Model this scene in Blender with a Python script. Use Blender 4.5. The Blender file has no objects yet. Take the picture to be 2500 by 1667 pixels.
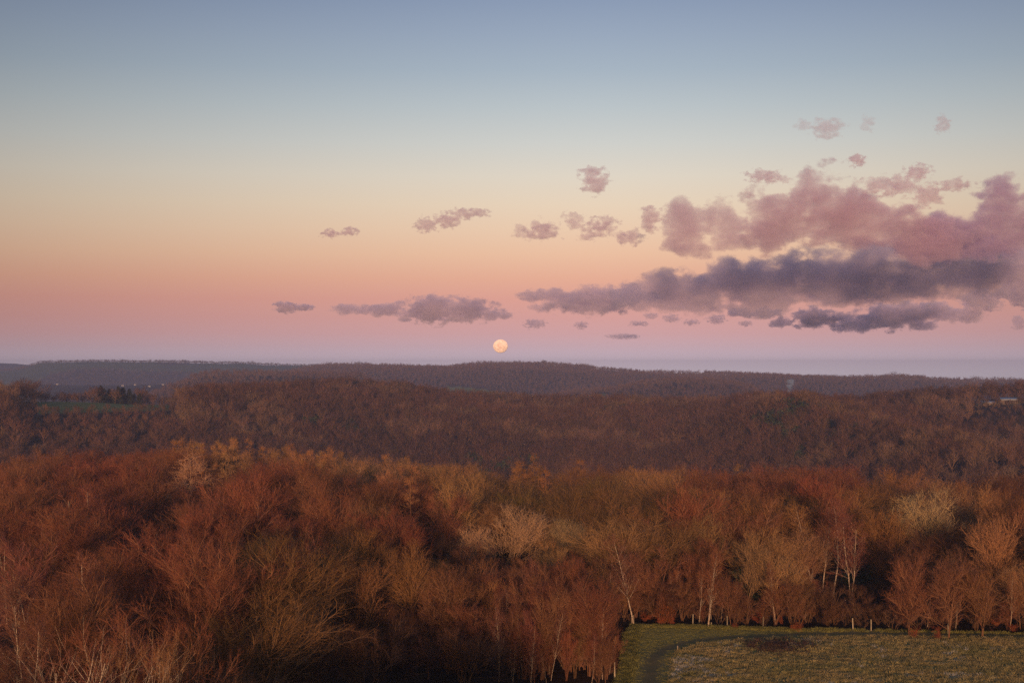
import bpy, math, random
import numpy as np
from mathutils import Vector, noise as mnoise

R = math.radians
sc = bpy.context.scene
C = sc.collection
FPX = 3630.0          # focal length in pixels of a 2500 px wide frame
HZ = 898.0            # row of the eye-level horizon in that frame
CAMZ = 29.16

# ------------------------------------------------------------------ camera
cam_d = bpy.data.cameras.new('camera')
cam_d.sensor_width = 36.0
cam_d.lens = FPX / 2500.0 * 36.0
cam_d.clip_start = 1.0
cam_d.clip_end = 200000.0
cam = bpy.data.objects.new('camera', cam_d)
C.objects.link(cam)
cam.location = (0, 0, CAMZ)
cam.rotation_euler = (R(90) + math.atan((HZ - 833.5) / FPX), 0, 0)
sc.camera = cam

# ------------------------------------------------------------------ world / sky
SUN_ELEV, SUN_AZ = 5.0, 183.0     # sun low behind the camera (azimuth clockwise from +Y)
W = bpy.data.worlds.new('World')
sc.world = W
W.use_nodes = True
nt = W.node_tree
nt.nodes.clear()
N, L = nt.nodes, nt.links


def s2l(c):
    return tuple((v / 255 / 12.92) if v / 255 <= 0.04045 else ((v / 255 + 0.055) / 1.055) ** 2.4 for v in c)


def nd(tree, typ, **kw):
    n = tree.nodes.new(typ)
    for k, v in kw.items():
        setattr(n, k, v)
    return n


def math_n(tree, op, a, b=None, c=None, clamp=False):
    n = tree.nodes.new('ShaderNodeMath')
    n.operation = op
    n.use_clamp = clamp
    for i, v in enumerate((a, b, c)):
        if v is None:
            continue
        if isinstance(v, (int, float)):
            n.inputs[i].default_value = v
        else:
            tree.links.new(v, n.inputs[i])
    return n.outputs[0]


def ramp_n(tree, fac, stops, interp='LINEAR'):
    n = tree.nodes.new('ShaderNodeValToRGB')
    cr = n.color_ramp
    cr.interpolation = interp
    while len(cr.elements) > 1:
        cr.elements.remove(cr.elements[-1])
    for i, (p, c) in enumerate(stops):
        e = cr.elements[0] if i == 0 else cr.elements.new(p)
        e.position = p
        e.color = (*c, 1.0) if len(c) == 3 else c
    tree.links.new(fac, n.inputs[0])
    return n.outputs[0]


tc = nd(nt, 'ShaderNodeTexCoord')
sep = nd(nt, 'ShaderNodeSeparateXYZ')
L.new(tc.outputs['Generated'], sep.inputs[0])
zz = sep.outputs[2]
# elevation 0..14 deg in view: dusk colours of the anti-twilight side, lifted at the horizon against the haze, then a zenith blue raised to tint it
def el(row):
    return math.sin(math.atan((HZ - row) / FPX))
rows = [(930, (238, 222, 228)), (905, (235, 215, 222)), (880, (225, 201, 210)), (862, (215, 187, 196)), (845, (211, 176, 182)), (815, (214, 166, 166)),
        (775, (218, 161, 154)), (730, (224, 162, 147)), (680, (231, 174, 148)), (620, (235, 191, 160)),
        (560, (234, 202, 173)), (500, (230, 209, 184)), (430, (221, 211, 195)), (350, (204, 205, 200)),
        (260, (184, 193, 197)), (170, (164, 178, 191)), (80, (150, 165, 185)), (0, (137, 153, 178))]
ZS = 0.30
stops = [(0.0, s2l((110, 112, 128)))] + [((el(r) + 0.02) / (ZS + 0.02), s2l(c)) for r, c in rows] + [(1.0, s2l((118, 145, 190)))]
f = math_n(nt, 'DIVIDE', math_n(nt, 'ADD', zz, 0.02), ZS + 0.02, clamp=True)
belt = ramp_n(nt, f, stops)
# brightest opposite the sun; side dimming is arch falloff plus lens vignette painted in
xx, yy = sep.outputs[0], sep.outputs[1]
hor = math_n(nt, 'SQRT', math_n(nt, 'ADD', math_n(nt, 'MULTIPLY', xx, xx), math_n(nt, 'MULTIPLY', yy, yy)))
sx = math_n(nt, 'DIVIDE', math_n(nt, 'SUBTRACT', xx, math_n(nt, 'MULTIPLY', yy, 0.06)), math_n(nt, 'MAXIMUM', hor, 0.01))
dim = math_n(nt, 'SUBTRACT', 1.05, math_n(nt, 'MULTIPLY', math_n(nt, 'POWER', math_n(nt, 'ABSOLUTE', sx), 1.6), 1.6))
dim = math_n(nt, 'MAXIMUM', dim, 0.55)
mulc = nd(nt, 'ShaderNodeVectorMath', operation='SCALE')
L.new(belt, mulc.inputs[0])
L.new(dim, mulc.inputs['Scale'])
sky = nd(nt, 'ShaderNodeTexSky')
sky.sky_type = 'NISHITA'
sky.sun_disc = False
sky.sun_elevation = R(SUN_ELEV)
sky.sun_rotation = R(SUN_AZ)
sky.air_density = 1.0
sky.dust_density = 1.5
skys = nd(nt, 'ShaderNodeVectorMath', operation='SCALE')
L.new(sky.outputs[0], skys.inputs[0])
skys.inputs['Scale'].default_value = 0.07
# the sunset half of the sky (behind the camera) is the Sky Texture, the half in view the dusk arch
back = nd(nt, 'ShaderNodeMapRange', interpolation_type='SMOOTHSTEP')
L.new(yy, back.inputs[0])
back.inputs[1].default_value = 0.35
back.inputs[2].default_value = -0.5
mixs = nd(nt, 'ShaderNodeMix', data_type='VECTOR')
L.new(back.outputs[0], mixs.inputs[0])
L.new(mulc.outputs[0], mixs.inputs[4])
L.new(skys.outputs[0], mixs.inputs[5])
bg = nd(nt, 'ShaderNodeBackground')
L.new(mixs.outputs[1], bg.inputs[0])
bg.inputs[1].default_value = 1.0
wo = nd(nt, 'ShaderNodeOutputWorld')
L.new(bg.outputs[0], wo.inputs[0])

# ------------------------------------------------------------------ sun
sd = bpy.data.lights.new('sun', 'SUN')
sd.energy = 3.6
sd.angle = R(3.0)
sd.color = (1.0, 0.56, 0.30)
sun = bpy.data.objects.new('sun', sd)
C.objects.link(sun)
a_, e_ = R(SUN_AZ), R(SUN_ELEV)
to_sun = Vector((math.sin(a_) * math.cos(e_), math.cos(a_) * math.cos(e_), math.sin(e_)))
sun.rotation_euler = to_sun.to_track_quat('Z', 'Y').to_euler()

# ------------------------------------------------------------------ render settings
sc.view_settings.view_transform = 'Standard'
sc.view_settings.look = 'None'
sc.view_settings.exposure = 0.0
sc.view_settings.gamma = 1.0
sc.view_settings.use_curve_mapping = False
sc.render.engine = 'CYCLES'
cy = sc.cycles
cy.max_bounces = 5
cy.diffuse_bounces = 2
cy.glossy_bounces = 1
cy.transmission_bounces = 2
cy.volume_bounces = 3
cy.transparent_max_bounces = 8
cy.volume_step_rate = 1.0
cy.volume_max_steps = 512
cy.use_denoising = False
cy.sample_clamp_indirect = 1.0
cy.sample_clamp_direct = 4.0
cy.use_adaptive_sampling = False

rng = np.random.default_rng(20)
random.seed(20)


# ------------------------------------------------------------------ helpers
def prop(o, label=None, cat=None, group=None, kind=None):
    if label: o['label'] = label
    if cat: o['category'] = cat
    if group: o['group'] = group
    if kind: o['kind'] = kind
    return o


def empty(name, loc, rz=0.0):
    o = bpy.data.objects.new(name, None)
    C.objects.link(o)
    o.location = loc
    o.rotation_euler = (0, 0, rz)
    o.empty_display_size = 0.5
    return o


def mesh_np(name, V, T=None, Q=None, mats=(), attrs=None, smooth=False):
    """mesh from numpy arrays: vertices, triangles, quads"""
    me = bpy.data.meshes.new(name)
    V = np.asarray(V, np.float32)
    me.vertices.add(len(V))
    me.vertices.foreach_set('co', V.ravel())
    T = np.zeros((0, 3), np.int32) if T is None else np.asarray(T, np.int32).reshape(-1, 3)
    Q = np.zeros((0, 4), np.int32) if Q is None else np.asarray(Q, np.int32).reshape(-1, 4)
    loops = np.concatenate([T.ravel(), Q.ravel()]).astype(np.int32)
    start = np.concatenate([np.arange(len(T)) * 3, len(T) * 3 + np.arange(len(Q)) * 4]).astype(np.int32)
    me.loops.add(len(loops))
    me.loops.foreach_set('vertex_index', loops)
    me.polygons.add(len(start))
    me.polygons.foreach_set('loop_start', start)
    if smooth:
        me.polygons.foreach_set('use_smooth', np.ones(len(start), bool))
    for k, (typ, dat) in (attrs or {}).items():
        at = me.attributes.new(k, typ, 'POINT')
        dat = np.asarray(dat)
        if typ == 'FLOAT':
            at.data.foreach_set('value', dat.astype(np.float32))
        elif typ == 'INT':
            at.data.foreach_set('value', dat.astype(np.int32))
        elif typ == 'FLOAT_VECTOR':
            at.data.foreach_set('vector', dat.astype(np.float32).ravel())
        elif typ == 'FLOAT_COLOR':
            d4 = np.concatenate([dat, np.ones((len(dat), 1))], 1)
            at.data.foreach_set('color', d4.astype(np.float32).ravel())
    for m in mats:
        me.materials.append(m)
    me.update(calc_edges=True)
    me.validate()
    return me


def link(name, me, parent=None, loc=(0, 0, 0)):
    o = bpy.data.objects.new(name, me)
    C.objects.link(o)
    o.location = loc
    if parent is not None:
        o.parent = parent
    return o


def px(x, d, az_only=False):
    """plan position of image column x at distance d"""
    a = math.atan((x - 1250.0) / FPX)
    return d * math.sin(a), d * math.cos(a)


def zrow(row, y):
    """height that shows at image row when y metres ahead"""
    return CAMZ - (row - HZ) / FPX * y


def proj(x, y, z):
    return 1250 + FPX * x / y, HZ + FPX * (CAMZ - z) / y


# smooth value noise on arrays
_perm = np.random.default_rng(5).random((256, 256))


def vnoise(x, y):
    xi, yi = np.floor(x).astype(int), np.floor(y).astype(int)
    fx, fy = x - xi, y - yi
    fx, fy = fx * fx * (3 - 2 * fx), fy * fy * (3 - 2 * fy)
    g = lambda i, j: _perm[i % 256, j % 256]
    return (g(xi, yi) * (1 - fx) + g(xi + 1, yi) * fx) * (1 - fy) + (g(xi, yi + 1) * (1 - fx) + g(xi + 1, yi + 1) * fx) * fy


def fbm(x, y, o=3):
    s = 0; a = 0.5; t = 0
    for i in range(o):
        s = s + a * vnoise(x * 2 ** i + 17 * i, y * 2 ** i + 31 * i); t += a; a *= 0.5
    return s / t


# ------------------------------------------------------------------ terrain heights
def curve(pts):
    p = np.array(pts, float)
    return lambda x: np.interp(x, p[:, 0], p[:, 1])


row5 = curve([(-600, 1140), (0, 1128), (300, 1100), (480, 1085), (700, 1098), (1000, 1128), (1200, 1140), (1600, 1142), (1750, 1152), (2000, 1140), (2250, 1155), (2500, 1142), (3100, 1140)])
row4 = curve([(-600, 950), (0, 947), (200, 950), (400, 951), (500, 946), (600, 940), (850, 938), (1000, 942), (1060, 952), (1200, 959), (1400, 966), (1650, 976), (1760, 977), (1820, 971), (1900, 965), (2050, 970), (2150, 960), (2250, 949), (2350, 944), (2395, 934), (2500, 933), (3100, 945)])
d4c = curve([(-600, 1150), (0, 1180), (400, 1250), (900, 1480), (1500, 1500), (1900, 1420), (2150, 1360), (2500, 1300), (3100, 1280)])
row3 = curve([(-600, 936), (500, 936), (640, 925), (740, 900), (800, 892), (900, 889), (1000, 892), (1090, 895), (1140, 889), (1180, 886), (1320, 886), (1400, 892), (1500, 899), (1600, 905), (1700, 910), (1900, 912), (2000, 917), (2100, 919), (2200, 918), (2300, 924), (2400, 928), (2500, 930), (3100, 936)])
row2a = curve([(-600, 990), (330, 975), (400, 945), (440, 930), (480, 911), (520, 903), (650, 901), (800, 903), (870, 905), (895, 915), (930, 945), (1100, 985), (1250, 990), (1330, 965), (1400, 948), (1480, 942), (1560, 925), (1640, 919), (1740, 922), (1800, 932), (1840, 948), (1870, 975), (1950, 1000), (3100, 1010)])
row1 = curve([(-600, 905), (0, 903), (55, 897), (95, 884), (180, 880), (250, 878), (330, 880), (450, 879), (560, 883), (700, 888), (790, 891), (900, 897), (1100, 930), (3100, 945)])
row0 = curve([(-600, 880), (0, 886), (80, 889), (160, 900), (300, 925), (420, 938), (3100, 940)])

TREE = 13.0


def terrain(x, y):
    x = np.asarray(x, float); y = np.asarray(y, float)
    shp = x.shape
    x = x.ravel(); y = y.ravel()
    d = np.hypot(x, y)
    az = np.arctan2(x, y)
    front = np.clip(np.cos(az), 0.15, 1)
    X = np.where(np.abs(az) < R(60), 1250 + FPX * np.tan(np.clip(az, -R(60), R(60))), np.sign(az) * 9999)
    X = np.clip(X, -600, 3100)
    z_at = lambda row, dd: CAMZ - (row - HZ) / FPX * dd * front
    D4 = d4c(X)
    z430 = z_at(row5(X), 430) - 14.0
    nodes = [
        (np.zeros_like(d), np.zeros_like(d)),
        (np.full_like(d, 175), np.zeros_like(d)),
        (np.full_like(d, 260), 0.32 * z430),
        (np.full_like(d, 400), z430 + 0.6),
        (np.full_like(d, 450), z430 - 2),
        (np.full_like(d, 580), np.full_like(d, -62)),
        (np.full_like(d, 680), np.full_like(d, -86)),
        (0.55 * D4 + 0.45 * 680, 0.5 * (z_at(row4(X), D4) - TREE) + 0.5 * -86 + 3),
        (D4 - 90, z_at(row4(X), D4 - 90) - TREE - 5.5),
        (D4, z_at(row4(X), D4) - TREE),
        (D4 + 90, z_at(row4(X), D4) - TREE - 5),
        (D4 + 500, np.full_like(d, -70)),
        (np.full_like(d, 2250), np.full_like(d, -100)),
        (np.full_like(d, 2750), z_at(row2a(X), 2750) - 8),
        (np.full_like(d, 3150), np.minimum(z_at(row2a(X), 2750) - 30, -60)),
        (np.full_like(d, 3700), z_at(row3(X), 3700) * 0.75 - 12),
        (np.full_like(d, 4100), z_at(row3(X), 4100) - 7),
        (np.full_like(d, 4450), z_at(row3(X), 4450) - 18),
        (np.full_like(d, 4850), np.full_like(d, -100)),
        (np.full_like(d, 5300), z_at(row1(X), 5300) * 0.6 - 30),
        (np.full_like(d, 5800), z_at(row1(X), 5800) - 8),
        (np.full_like(d, 6400), z_at(row1(X), 6400) - 45),
        (np.full_like(d, 6950), np.full_like(d, -100)),
        (np.full_like(d, 7700), z_at(row0(X), 7700)),
        (np.full_like(d, 8200), z_at(row0(X), 7700) - 30),
    ]
    ND = np.stack([n[0] for n in nodes]); NZ = np.stack([n[1] for n in nodes])
    k = np.clip((ND <= d).sum(0) - 1, 0, len(nodes) - 2)
    ii = np.arange(len(d))
    t = np.clip((d - ND[k, ii]) / np.maximum(ND[k + 1, ii] - ND[k, ii], 1e-6), 0, 1)
    # monotone cubic (Fritsch-Carlson style) through the nodes
    h = np.diff(ND, axis=0); dl = np.diff(NZ, axis=0) / np.maximum(h, 1e-6)
    m = np.zeros_like(ND)
    same = (dl[:-1] * dl[1:]) > 0
    m[1:-1] = np.where(same, 2 * dl[:-1] * dl[1:] / np.where(same, dl[:-1] + dl[1:], 1), 0)
    m[-1] = 0
    hk = h[k, ii]
    z = ((2 * t**3 - 3 * t**2 + 1) * NZ[k, ii] + (t**3 - 2 * t**2 + t) * hk * m[k, ii]
         + (-2 * t**3 + 3 * t**2) * NZ[k + 1, ii] + (t**3 - t**2) * hk * m[k + 1, ii])
    # gullies and swells on the wooded slopes
    amp = np.interp(d, [175, 300, 560, 700, 1000, 2200, 4000, 16000], [0, 1.2, 2, 20, 22, 26, 16, 6])
    z += amp * (fbm(x / 170 + 40, y / 210 + 40, 3) - 0.5) * np.where(np.abs(d - D4) < 130, 0.5, 1.0)
    # the spur that comes down the slope on the right and the dark hollow behind it
    p0 = np.array(px(1800, 1290)); p1 = np.array(px(2420, 900))
    u = p1 - p0; ln = np.hypot(*u); u /= ln
    s = (x - p0[0]) * u[0] + (y - p0[1]) * u[1]
    q = (x - p0[0]) * u[1] - (y - p0[1]) * u[0]
    w = np.clip(np.minimum(s / 120, (ln + 160 - s) / 160), 0, 1)
    z += w * (30 * np.exp(-(q / 65) ** 2) - 26 * np.exp(-((q + 150) / 80) ** 2) * np.clip((D4 - 70 - d) / 170, 0, 1))
    behind = np.abs(az) > R(50)
    z = np.where(behind & (d > 175), np.interp(d, [175, 3000, 8200], [0, -110, -130]), z)
    return z.reshape(shp)


# field openings in the woods: (x0, x1, d0, d1) in view columns and distance
def wooded(x, y):
    d = np.hypot(x, y); X = 1250 + FPX * x / np.maximum(y, 1)
    D4 = d4c(X)
    op = np.zeros_like(d, bool)
    # the green field along the left brow
    op |= (X > 70 + 40 * fbm(x / 40, y / 40, 2)) & (X < 415) & (d > D4 - 95 + 0.08 * (X - 70)) & (d < D4 + 5)
    op |= (X > 860) & (X < 905) & (d > D4 - 75) & (d < D4 - 40)
    # pale strip below the wood on the right brow, with the barns
    op |= (X > 2150) & (X < 2335) & (d > D4 - 55) & (d < D4 - 25)
    op |= (X > 2380) & (X < 2490) & (d > D4 - 56) & (d < D4 - 36)
    # far valley fields
    op |= (X > 1090) & (X < 1300) & (d > 3130) & (d < 3450 + 0.5 * (1200 - X)) & (fbm(x / 200, y / 200, 2) > 0.2)
    op |= (X > 1340) & (X < 1480) & (d > 2640) & (d < 2740)
    op |= (X > 1500) & (X < 1720) & (d > 2350) & (d < 2560)
    # fields on the far plateau
    op |= (X > 1455) & (X < 1720) & (d > 3960) & (d < 4180)
    op |= (X > 2020) & (X < 2150) & (d > 3850) & (d < 4020)
    op |= (X > 2260) & (d > 3900) & (d < 4300)
    return ~op


# ------------------------------------------------------------------ materials
def new_mat(name):
    m = bpy.data.materials.new(name)
    m.use_nodes = True
    m.node_tree.nodes.clear()
    return m, m.node_tree


def finish(t, col, rough=0.9, spec=0.15, bump=None):
    b = nd(t, 'ShaderNodeBsdfPrincipled')
    if isinstance(col, tuple):
        b.inputs['Base Color'].default_value = (*col, 1)
    else:
        t.links.new(col, b.inputs['Base Color'])
    b.inputs['Roughness'].default_value = rough
    b.inputs['Specular IOR Level'].default_value = spec
    if bump is not None:
        bn = nd(t, 'ShaderNodeBump')
        bn.inputs['Strength'].default_value = bump[1]
        bn.inputs['Distance'].default_value = bump[2]
        t.links.new(bump[0], bn.inputs['Height'])
        t.links.new(bn.outputs[0], b.inputs['Normal'])
    o = nd(t, 'ShaderNodeOutputMaterial')
    t.links.new(b.outputs[0], o.inputs[0])


def noise_n(t, scale, detail=3, vec=None, rough=0.55):
    n = nd(t, 'ShaderNodeTexNoise')
    n.inputs['Scale'].default_value = scale
    n.inputs['Detail'].default_value = detail
    n.inputs['Roughness'].default_value = rough
    if vec is not None:
        t.links.new(vec, n.inputs['Vector'])
    return n.outputs[0]


def mixrgb(t, fac, a, b, mode='MIX'):
    n = nd(t, 'ShaderNodeMix', data_type='RGBA', blend_type=mode)
    for s, v in ((0, fac), (6, a), (7, b)):
        if isinstance(v, (int, float)):
            n.inputs[s].default_value = v
        elif isinstance(v, tuple):
            n.inputs[s].default_value = (*v, 1)
        else:
            t.links.new(v, n.inputs[s])
    return n.outputs[2]


def tint_src(t, instanced):
    a = nd(t, 'ShaderNodeAttribute', attribute_type='INSTANCER', attribute_name='tint').outputs['Color']
    b = nd(t, 'ShaderNodeObjectInfo').outputs['Color']
    return mixrgb(t, 1.0, a, b, 'ADD')


def twig_mat(name, instanced=False):
    m, t = new_mat(name)
    tint = tint_src(t, instanced)
    lv = nd(t, 'ShaderNodeAttribute', attribute_name='lv').outputs['Fac']
    geo = nd(t, 'ShaderNodeNewGeometry').outputs['Position']
    n = noise_n(t, 0.55, 2, geo)
    v = nd(t, 'ShaderNodeHueSaturation')
    t.links.new(tint, v.inputs['Color'])
    t.links.new(math_n(t, 'MULTIPLY_ADD', n, 0.9, 0.55), v.inputs['Value'])
    # older wood is greyer and paler than the season's twigs
    old = mixrgb(t, 0.55, tint, (0.46, 0.29, 0.18))
    col = mixrgb(t, lv, old, v.outputs[0])
    finish(t, col, 0.75, 0.2)
    return m


def bark_mat(name, kind, instanced=False):
    m, t = new_mat(name)
    oc = nd(t, 'ShaderNodeTexCoord').outputs['Object']
    mp = nd(t, 'ShaderNodeMapping')
    t.links.new(oc, mp.inputs[0])
    if kind == 'birch':
        mp.inputs['Scale'].default_value = (3, 3, 9)
        n = noise_n(t, 1.0, 4, mp.outputs[0])
        col = ramp_n(t, n, [(0.36, (0.05, 0.035, 0.03)), (0.43, (0.34, 0.25, 0.19)), (0.6, (0.58, 0.46, 0.37))])
    else:
        mp.inputs['Scale'].default_value = (7, 7, 1.6)
        n = noise_n(t, 1.0, 5, mp.outputs[0])
        base = ramp_n(t, n, [(0.3, (0.05, 0.03, 0.02)), (0.7, (0.19, 0.12, 0.075))])
        col = mixrgb(t, 0.40, base, tint_src(t, instanced))
    finish(t, col, 0.9, 0.15, (n, 0.6, 0.03))
    return m


TW, TWI = twig_mat('twigs'), twig_mat('twigs_wood', True)
BK, BKI = bark_mat('bark', 'old'), bark_mat('bark_wood', 'old', True)
BIRCH = bark_mat('birch_bark', 'birch')


def leaf_mat(name, instanced=False):
    m, t = new_mat(name)
    tint = tint_src(t, instanced)
    geo = nd(t, 'ShaderNodeNewGeometry').outputs['Position']
    n = noise_n(t, 2.2, 2, geo)
    v = nd(t, 'ShaderNodeHueSaturation')
    t.links.new(tint, v.inputs['Color'])
    t.links.new(math_n(t, 'MULTIPLY_ADD', n, 1.2, 0.4), v.inputs['Value'])
    finish(t, v.outputs[0], 0.55, 0.3)
    return m


LEAF, LEAFI = leaf_mat('leaves'), leaf_mat('leaves_wood', True)


# ------------------------------------------------------------------ ground
def land_colour(x, y):
    """what covers the land: leaf litter under the woods, pasture in the openings"""
    d = np.hypot(x, y)
    n = fbm(x / 60, y / 60, 3)[:, None]
    litter = np.array([0.050, 0.028, 0.016]) * (0.6 + 0.8 * n)
    wood = np.array([0.050, 0.030, 0.022]) * (0.6 + 0.8 * n)
    grass = np.array([0.125, 0.150, 0.058]) * (0.7 + 0.6 * n)
    tan = np.array([0.21, 0.15, 0.085]) * (0.8 + 0.4 * n)
    c = np.where((d < 520)[:, None], litter, wood)
    op = ~wooded(x, y)
    X = 1250 + FPX * x / np.maximum(y, 1)
    tanm = op & (((d > 3960) & (d < 4180) & (X < 1720)) | ((X > 2150) & (X < 2340) & (d < 1500)))
    c = np.where(op[:, None], grass, c)
    c = np.where(tanm[:, None], tan, c)
    far = d > 4700
    nn = fbm(x / 420 + 9, y / 300 + 4, 2)
    c = np.where((far & (nn > 0.55))[:, None], grass * 0.6, c)
    return c


ds = np.concatenate([np.linspace(0.5, 175, 24), np.linspace(182, 560, 40), np.linspace(570, 1650, 150), np.linspace(1665, 2300, 25),
                     np.linspace(2320, 4400, 140), np.linspace(4430, 7000, 90), np.linspace(7080, 8200, 16)])
azs = np.concatenate([np.linspace(-180, -50, 22)[:-1], np.linspace(-50, -24, 40)[:-1], np.linspace(-24, 24, 400), np.linspace(24, 50, 40)[1:], np.linspace(50, 180, 22)[1:-1]])
A, D = np.meshgrid(np.radians(azs), ds, indexing='ij')
GX, GY = D * np.sin(A), D * np.cos(A)
GZ = terrain(GX, GY)
na, ndn = A.shape
idx = np.arange(na * ndn).reshape(na, ndn)
nx = np.roll(idx, -1, axis=0)
Qg = np.stack([idx[:, :-1], idx[:, 1:], nx[:, 1:], nx[:, :-1]], -1).reshape(-1, 4)[:, ::-1]
Vg = np.stack([GX, GY, GZ], -1).reshape(-1, 3)
m, t = new_mat('land')
at = nd(t, 'ShaderNodeAttribute', attribute_name='cover').outputs['Color']
geo = nd(t, 'ShaderNodeNewGeometry').outputs['Position']
nn = noise_n(t, 0.12, 6, geo, 0.7)
v = nd(t, 'ShaderNodeHueSaturation')
t.links.new(at, v.inputs['Color'])
t.links.new(math_n(t, 'MULTIPLY_ADD', nn, 1.2, 0.4), v.inputs['Value'])
finish(t, v.outputs[0], 0.95, 0.05, (noise_n(t, 0.9, 5, geo, 0.7), 0.7, 0.5))
gme = mesh_np('ground', Vg, None, Qg, [m], {'cover': ('FLOAT_COLOR', land_colour(Vg[:, 0], Vg[:, 1]))}, smooth=True)
ground = prop(link('ground', gme), kind='structure')
Z_MIN = float(GZ.min())


# ------------------------------------------------------------------ the meadow in the corner
MEADOW = np.array([(8.5, 130), (9.6, 138.5), (10.6, 146), (11.5, 155), (12.4, 163), (13.5, 168), (22, 167.3), (32, 165.6), (40, 164.6), (52, 163.6), (70, 162.5), (78, 130)])
INNER = np.array([(13.4, 130), (14.4, 138.4), (15.0, 143), (15.6, 148), (17.0, 153), (19.5, 156.7), (24, 159.3), (31, 161.0), (38, 161.6), (52, 160.6), (70, 159.5), (78, 130)])


def inside(poly, x, y):
    x = np.asarray(x, float); y = np.asarray(y, float)
    r = np.zeros(x.shape, bool)
    n = len(poly)
    for i in range(n):
        x0, y0 = poly[i]; x1, y1 = poly[(i + 1) % n]
        c = ((y0 > y) != (y1 > y)) & (x < (x1 - x0) * (y - y0) / (y1 - y0 + 1e-12) + x0)
        r ^= c
    return r


def dist_poly(poly, x, y):
    best = np.full(np.shape(x), 1e9)
    for i in range(len(poly)):
        a = poly[i]; b = poly[(i + 1) % len(poly)]
        ab = b - a
        tt = np.clip(((x - a[0]) * ab[0] + (y - a[1]) * ab[1]) / (ab @ ab), 0, 1)
        best = np.minimum(best, np.hypot(x - a[0] - tt * ab[0], y - a[1] - tt * ab[1]))
    return best


def meadow_z(x, y):
    n = fbm(x / 5.0, y / 5.0, 3) - 0.5
    dp = np.abs(dist_poly(INNER, x, y)) * np.where(inside(INNER, x, y), 1, -1)
    rough = np.clip(dp / 3.0, 0, 1)
    worn = np.exp(-((dp + 1.7) / 1.1) ** 2)
    return 0.19 + 0.22 * n + 0.08 * rough + rough * 0.10 * (fbm(x / 0.9, y / 0.9, 2) - 0.5) - 0.03 * worn


mx = np.arange(7.0, 80, 0.3); my = np.arange(130, 169.5, 0.3)
MX, MY = np.meshgrid(mx, my, indexing='ij')
MZ = meadow_z(MX, MY)
mi = np.arange(MX.size).reshape(MX.shape)
Qm = np.stack([mi[:-1, :-1], mi[1:, :-1], mi[1:, 1:], mi[:-1, 1:]], -1).reshape(-1, 4)
keep = inside(MEADOW, (MX[:-1, :-1] + 0.15).ravel(), (MY[:-1, :-1] + 0.15).ravel())
Qm = Qm[keep]
fx, fy = MX.ravel(), MY.ravel()
dpi = dist_poly(INNER, fx, fy) * np.where(inside(INNER, fx, fy), 1, -1)
frost_px = proj(fx, fy, 0 * fx)
FR = lambda x, y, X, Rw: np.clip(fbm(x / 2.1, y / 2.6, 3) * 1.6 - 0.98 + 0.62 * np.exp(-((X - 1660) / 90) ** 2 - ((Rw - 1630) / 55) ** 2), 0, 1) * 1.4
frost = np.clip(FR(fx, fy, *frost_px), 0, 1) * np.clip(dpi / 0.8, 0, 1)
worn = np.exp(-((dpi + 1.6) / 1.2) ** 2)
m, t = new_mat('meadow_turf')
geo = nd(t, 'ShaderNodeNewGeometry').outputs['Position']
wn = nd(t, 'ShaderNodeAttribute', attribute_name='worn').outputs['Fac']
fr = nd(t, 'ShaderNodeAttribute', attribute_name='frost').outputs['Fac']
n1 = noise_n(t, 1.6, 5, geo, 0.65); n2 = noise_n(t, 6.0, 3, geo)
gc = ramp_n(t, n1, [(0.3, (0.13, 0.125, 0.036)), (0.5, (0.21, 0.18, 0.058)), (0.7, (0.30, 0.225, 0.095))])
gc = mixrgb(t, math_n(t, 'MULTIPLY', wn, 0.75), gc, (0.150, 0.105, 0.050))
gc = mixrgb(t, math_n(t, 'MULTIPLY', fr, math_n(t, 'GREATER_THAN', n2, 0.5)), gc, (0.42, 0.40, 0.40))
finish(t, gc, 0.9, 0.1, (n2, 0.8, 0.08))
mme = mesh_np('meadow', np.stack([fx, fy, MZ.ravel()], -1), None, Qm, [m], {'worn': ('FLOAT', worn), 'frost': ('FLOAT', frost)}, smooth=True)
prop(link('meadow', mme), kind='structure')


# ------------------------------------------------------------------ tree builder
def unit(v):
    return v / np.maximum(np.linalg.norm(v, axis=-1, keepdims=True), 1e-9)


def stems(g, base, dirs, lens, K, up, wig, upv=(0, 0, 1)):
    """n polylines of K points that leave base along dirs, drawn towards upv"""
    n = len(base)
    P = np.zeros((n, K, 3)); P[:, 0] = base
    dcur = unit(dirs)
    for k in range(1, K):
        P[:, k] = P[:, k - 1] + dcur * (lens / (K - 1))[:, None]
        dcur = unit(dcur + up * np.asarray(upv) + g.normal(0, wig, (n, 3)))
    return P


def kids(g, P, per, t0, t1, ang, angj, lens_fn, K, up, wig, even=False):
    """per children on each polyline; returns polylines, parent index, t"""
    n = len(P)
    idx = np.repeat(np.arange(n), per)
    tt = t0 + (t1 - t0) * (g.random(n * per) if not even else np.tile((np.arange(per) + 0.5) / per, n) + g.normal(0, 0.04, n * per))
    tt = np.clip(tt, 0, 0.999)
    Kp = P.shape[1]
    f = tt * (Kp - 1); i = f.astype(int); fr = (f - i)[:, None]
    base = P[idx, i] * (1 - fr) + P[idx, i + 1] * fr
    tan = unit(P[idx, i + 1] - P[idx, i])
    rv = g.normal(0, 1, (len(idx), 3))
    perp = unit(rv - (rv * tan).sum(1, keepdims=True) * tan)
    a = np.radians(ang + g.normal(0, angj, len(idx)))[:, None]
    dirs = tan * np.cos(a) + perp * np.sin(a)
    return stems(g, base, dirs, lens_fn(idx, tt), K, up, wig), idx, tt


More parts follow.
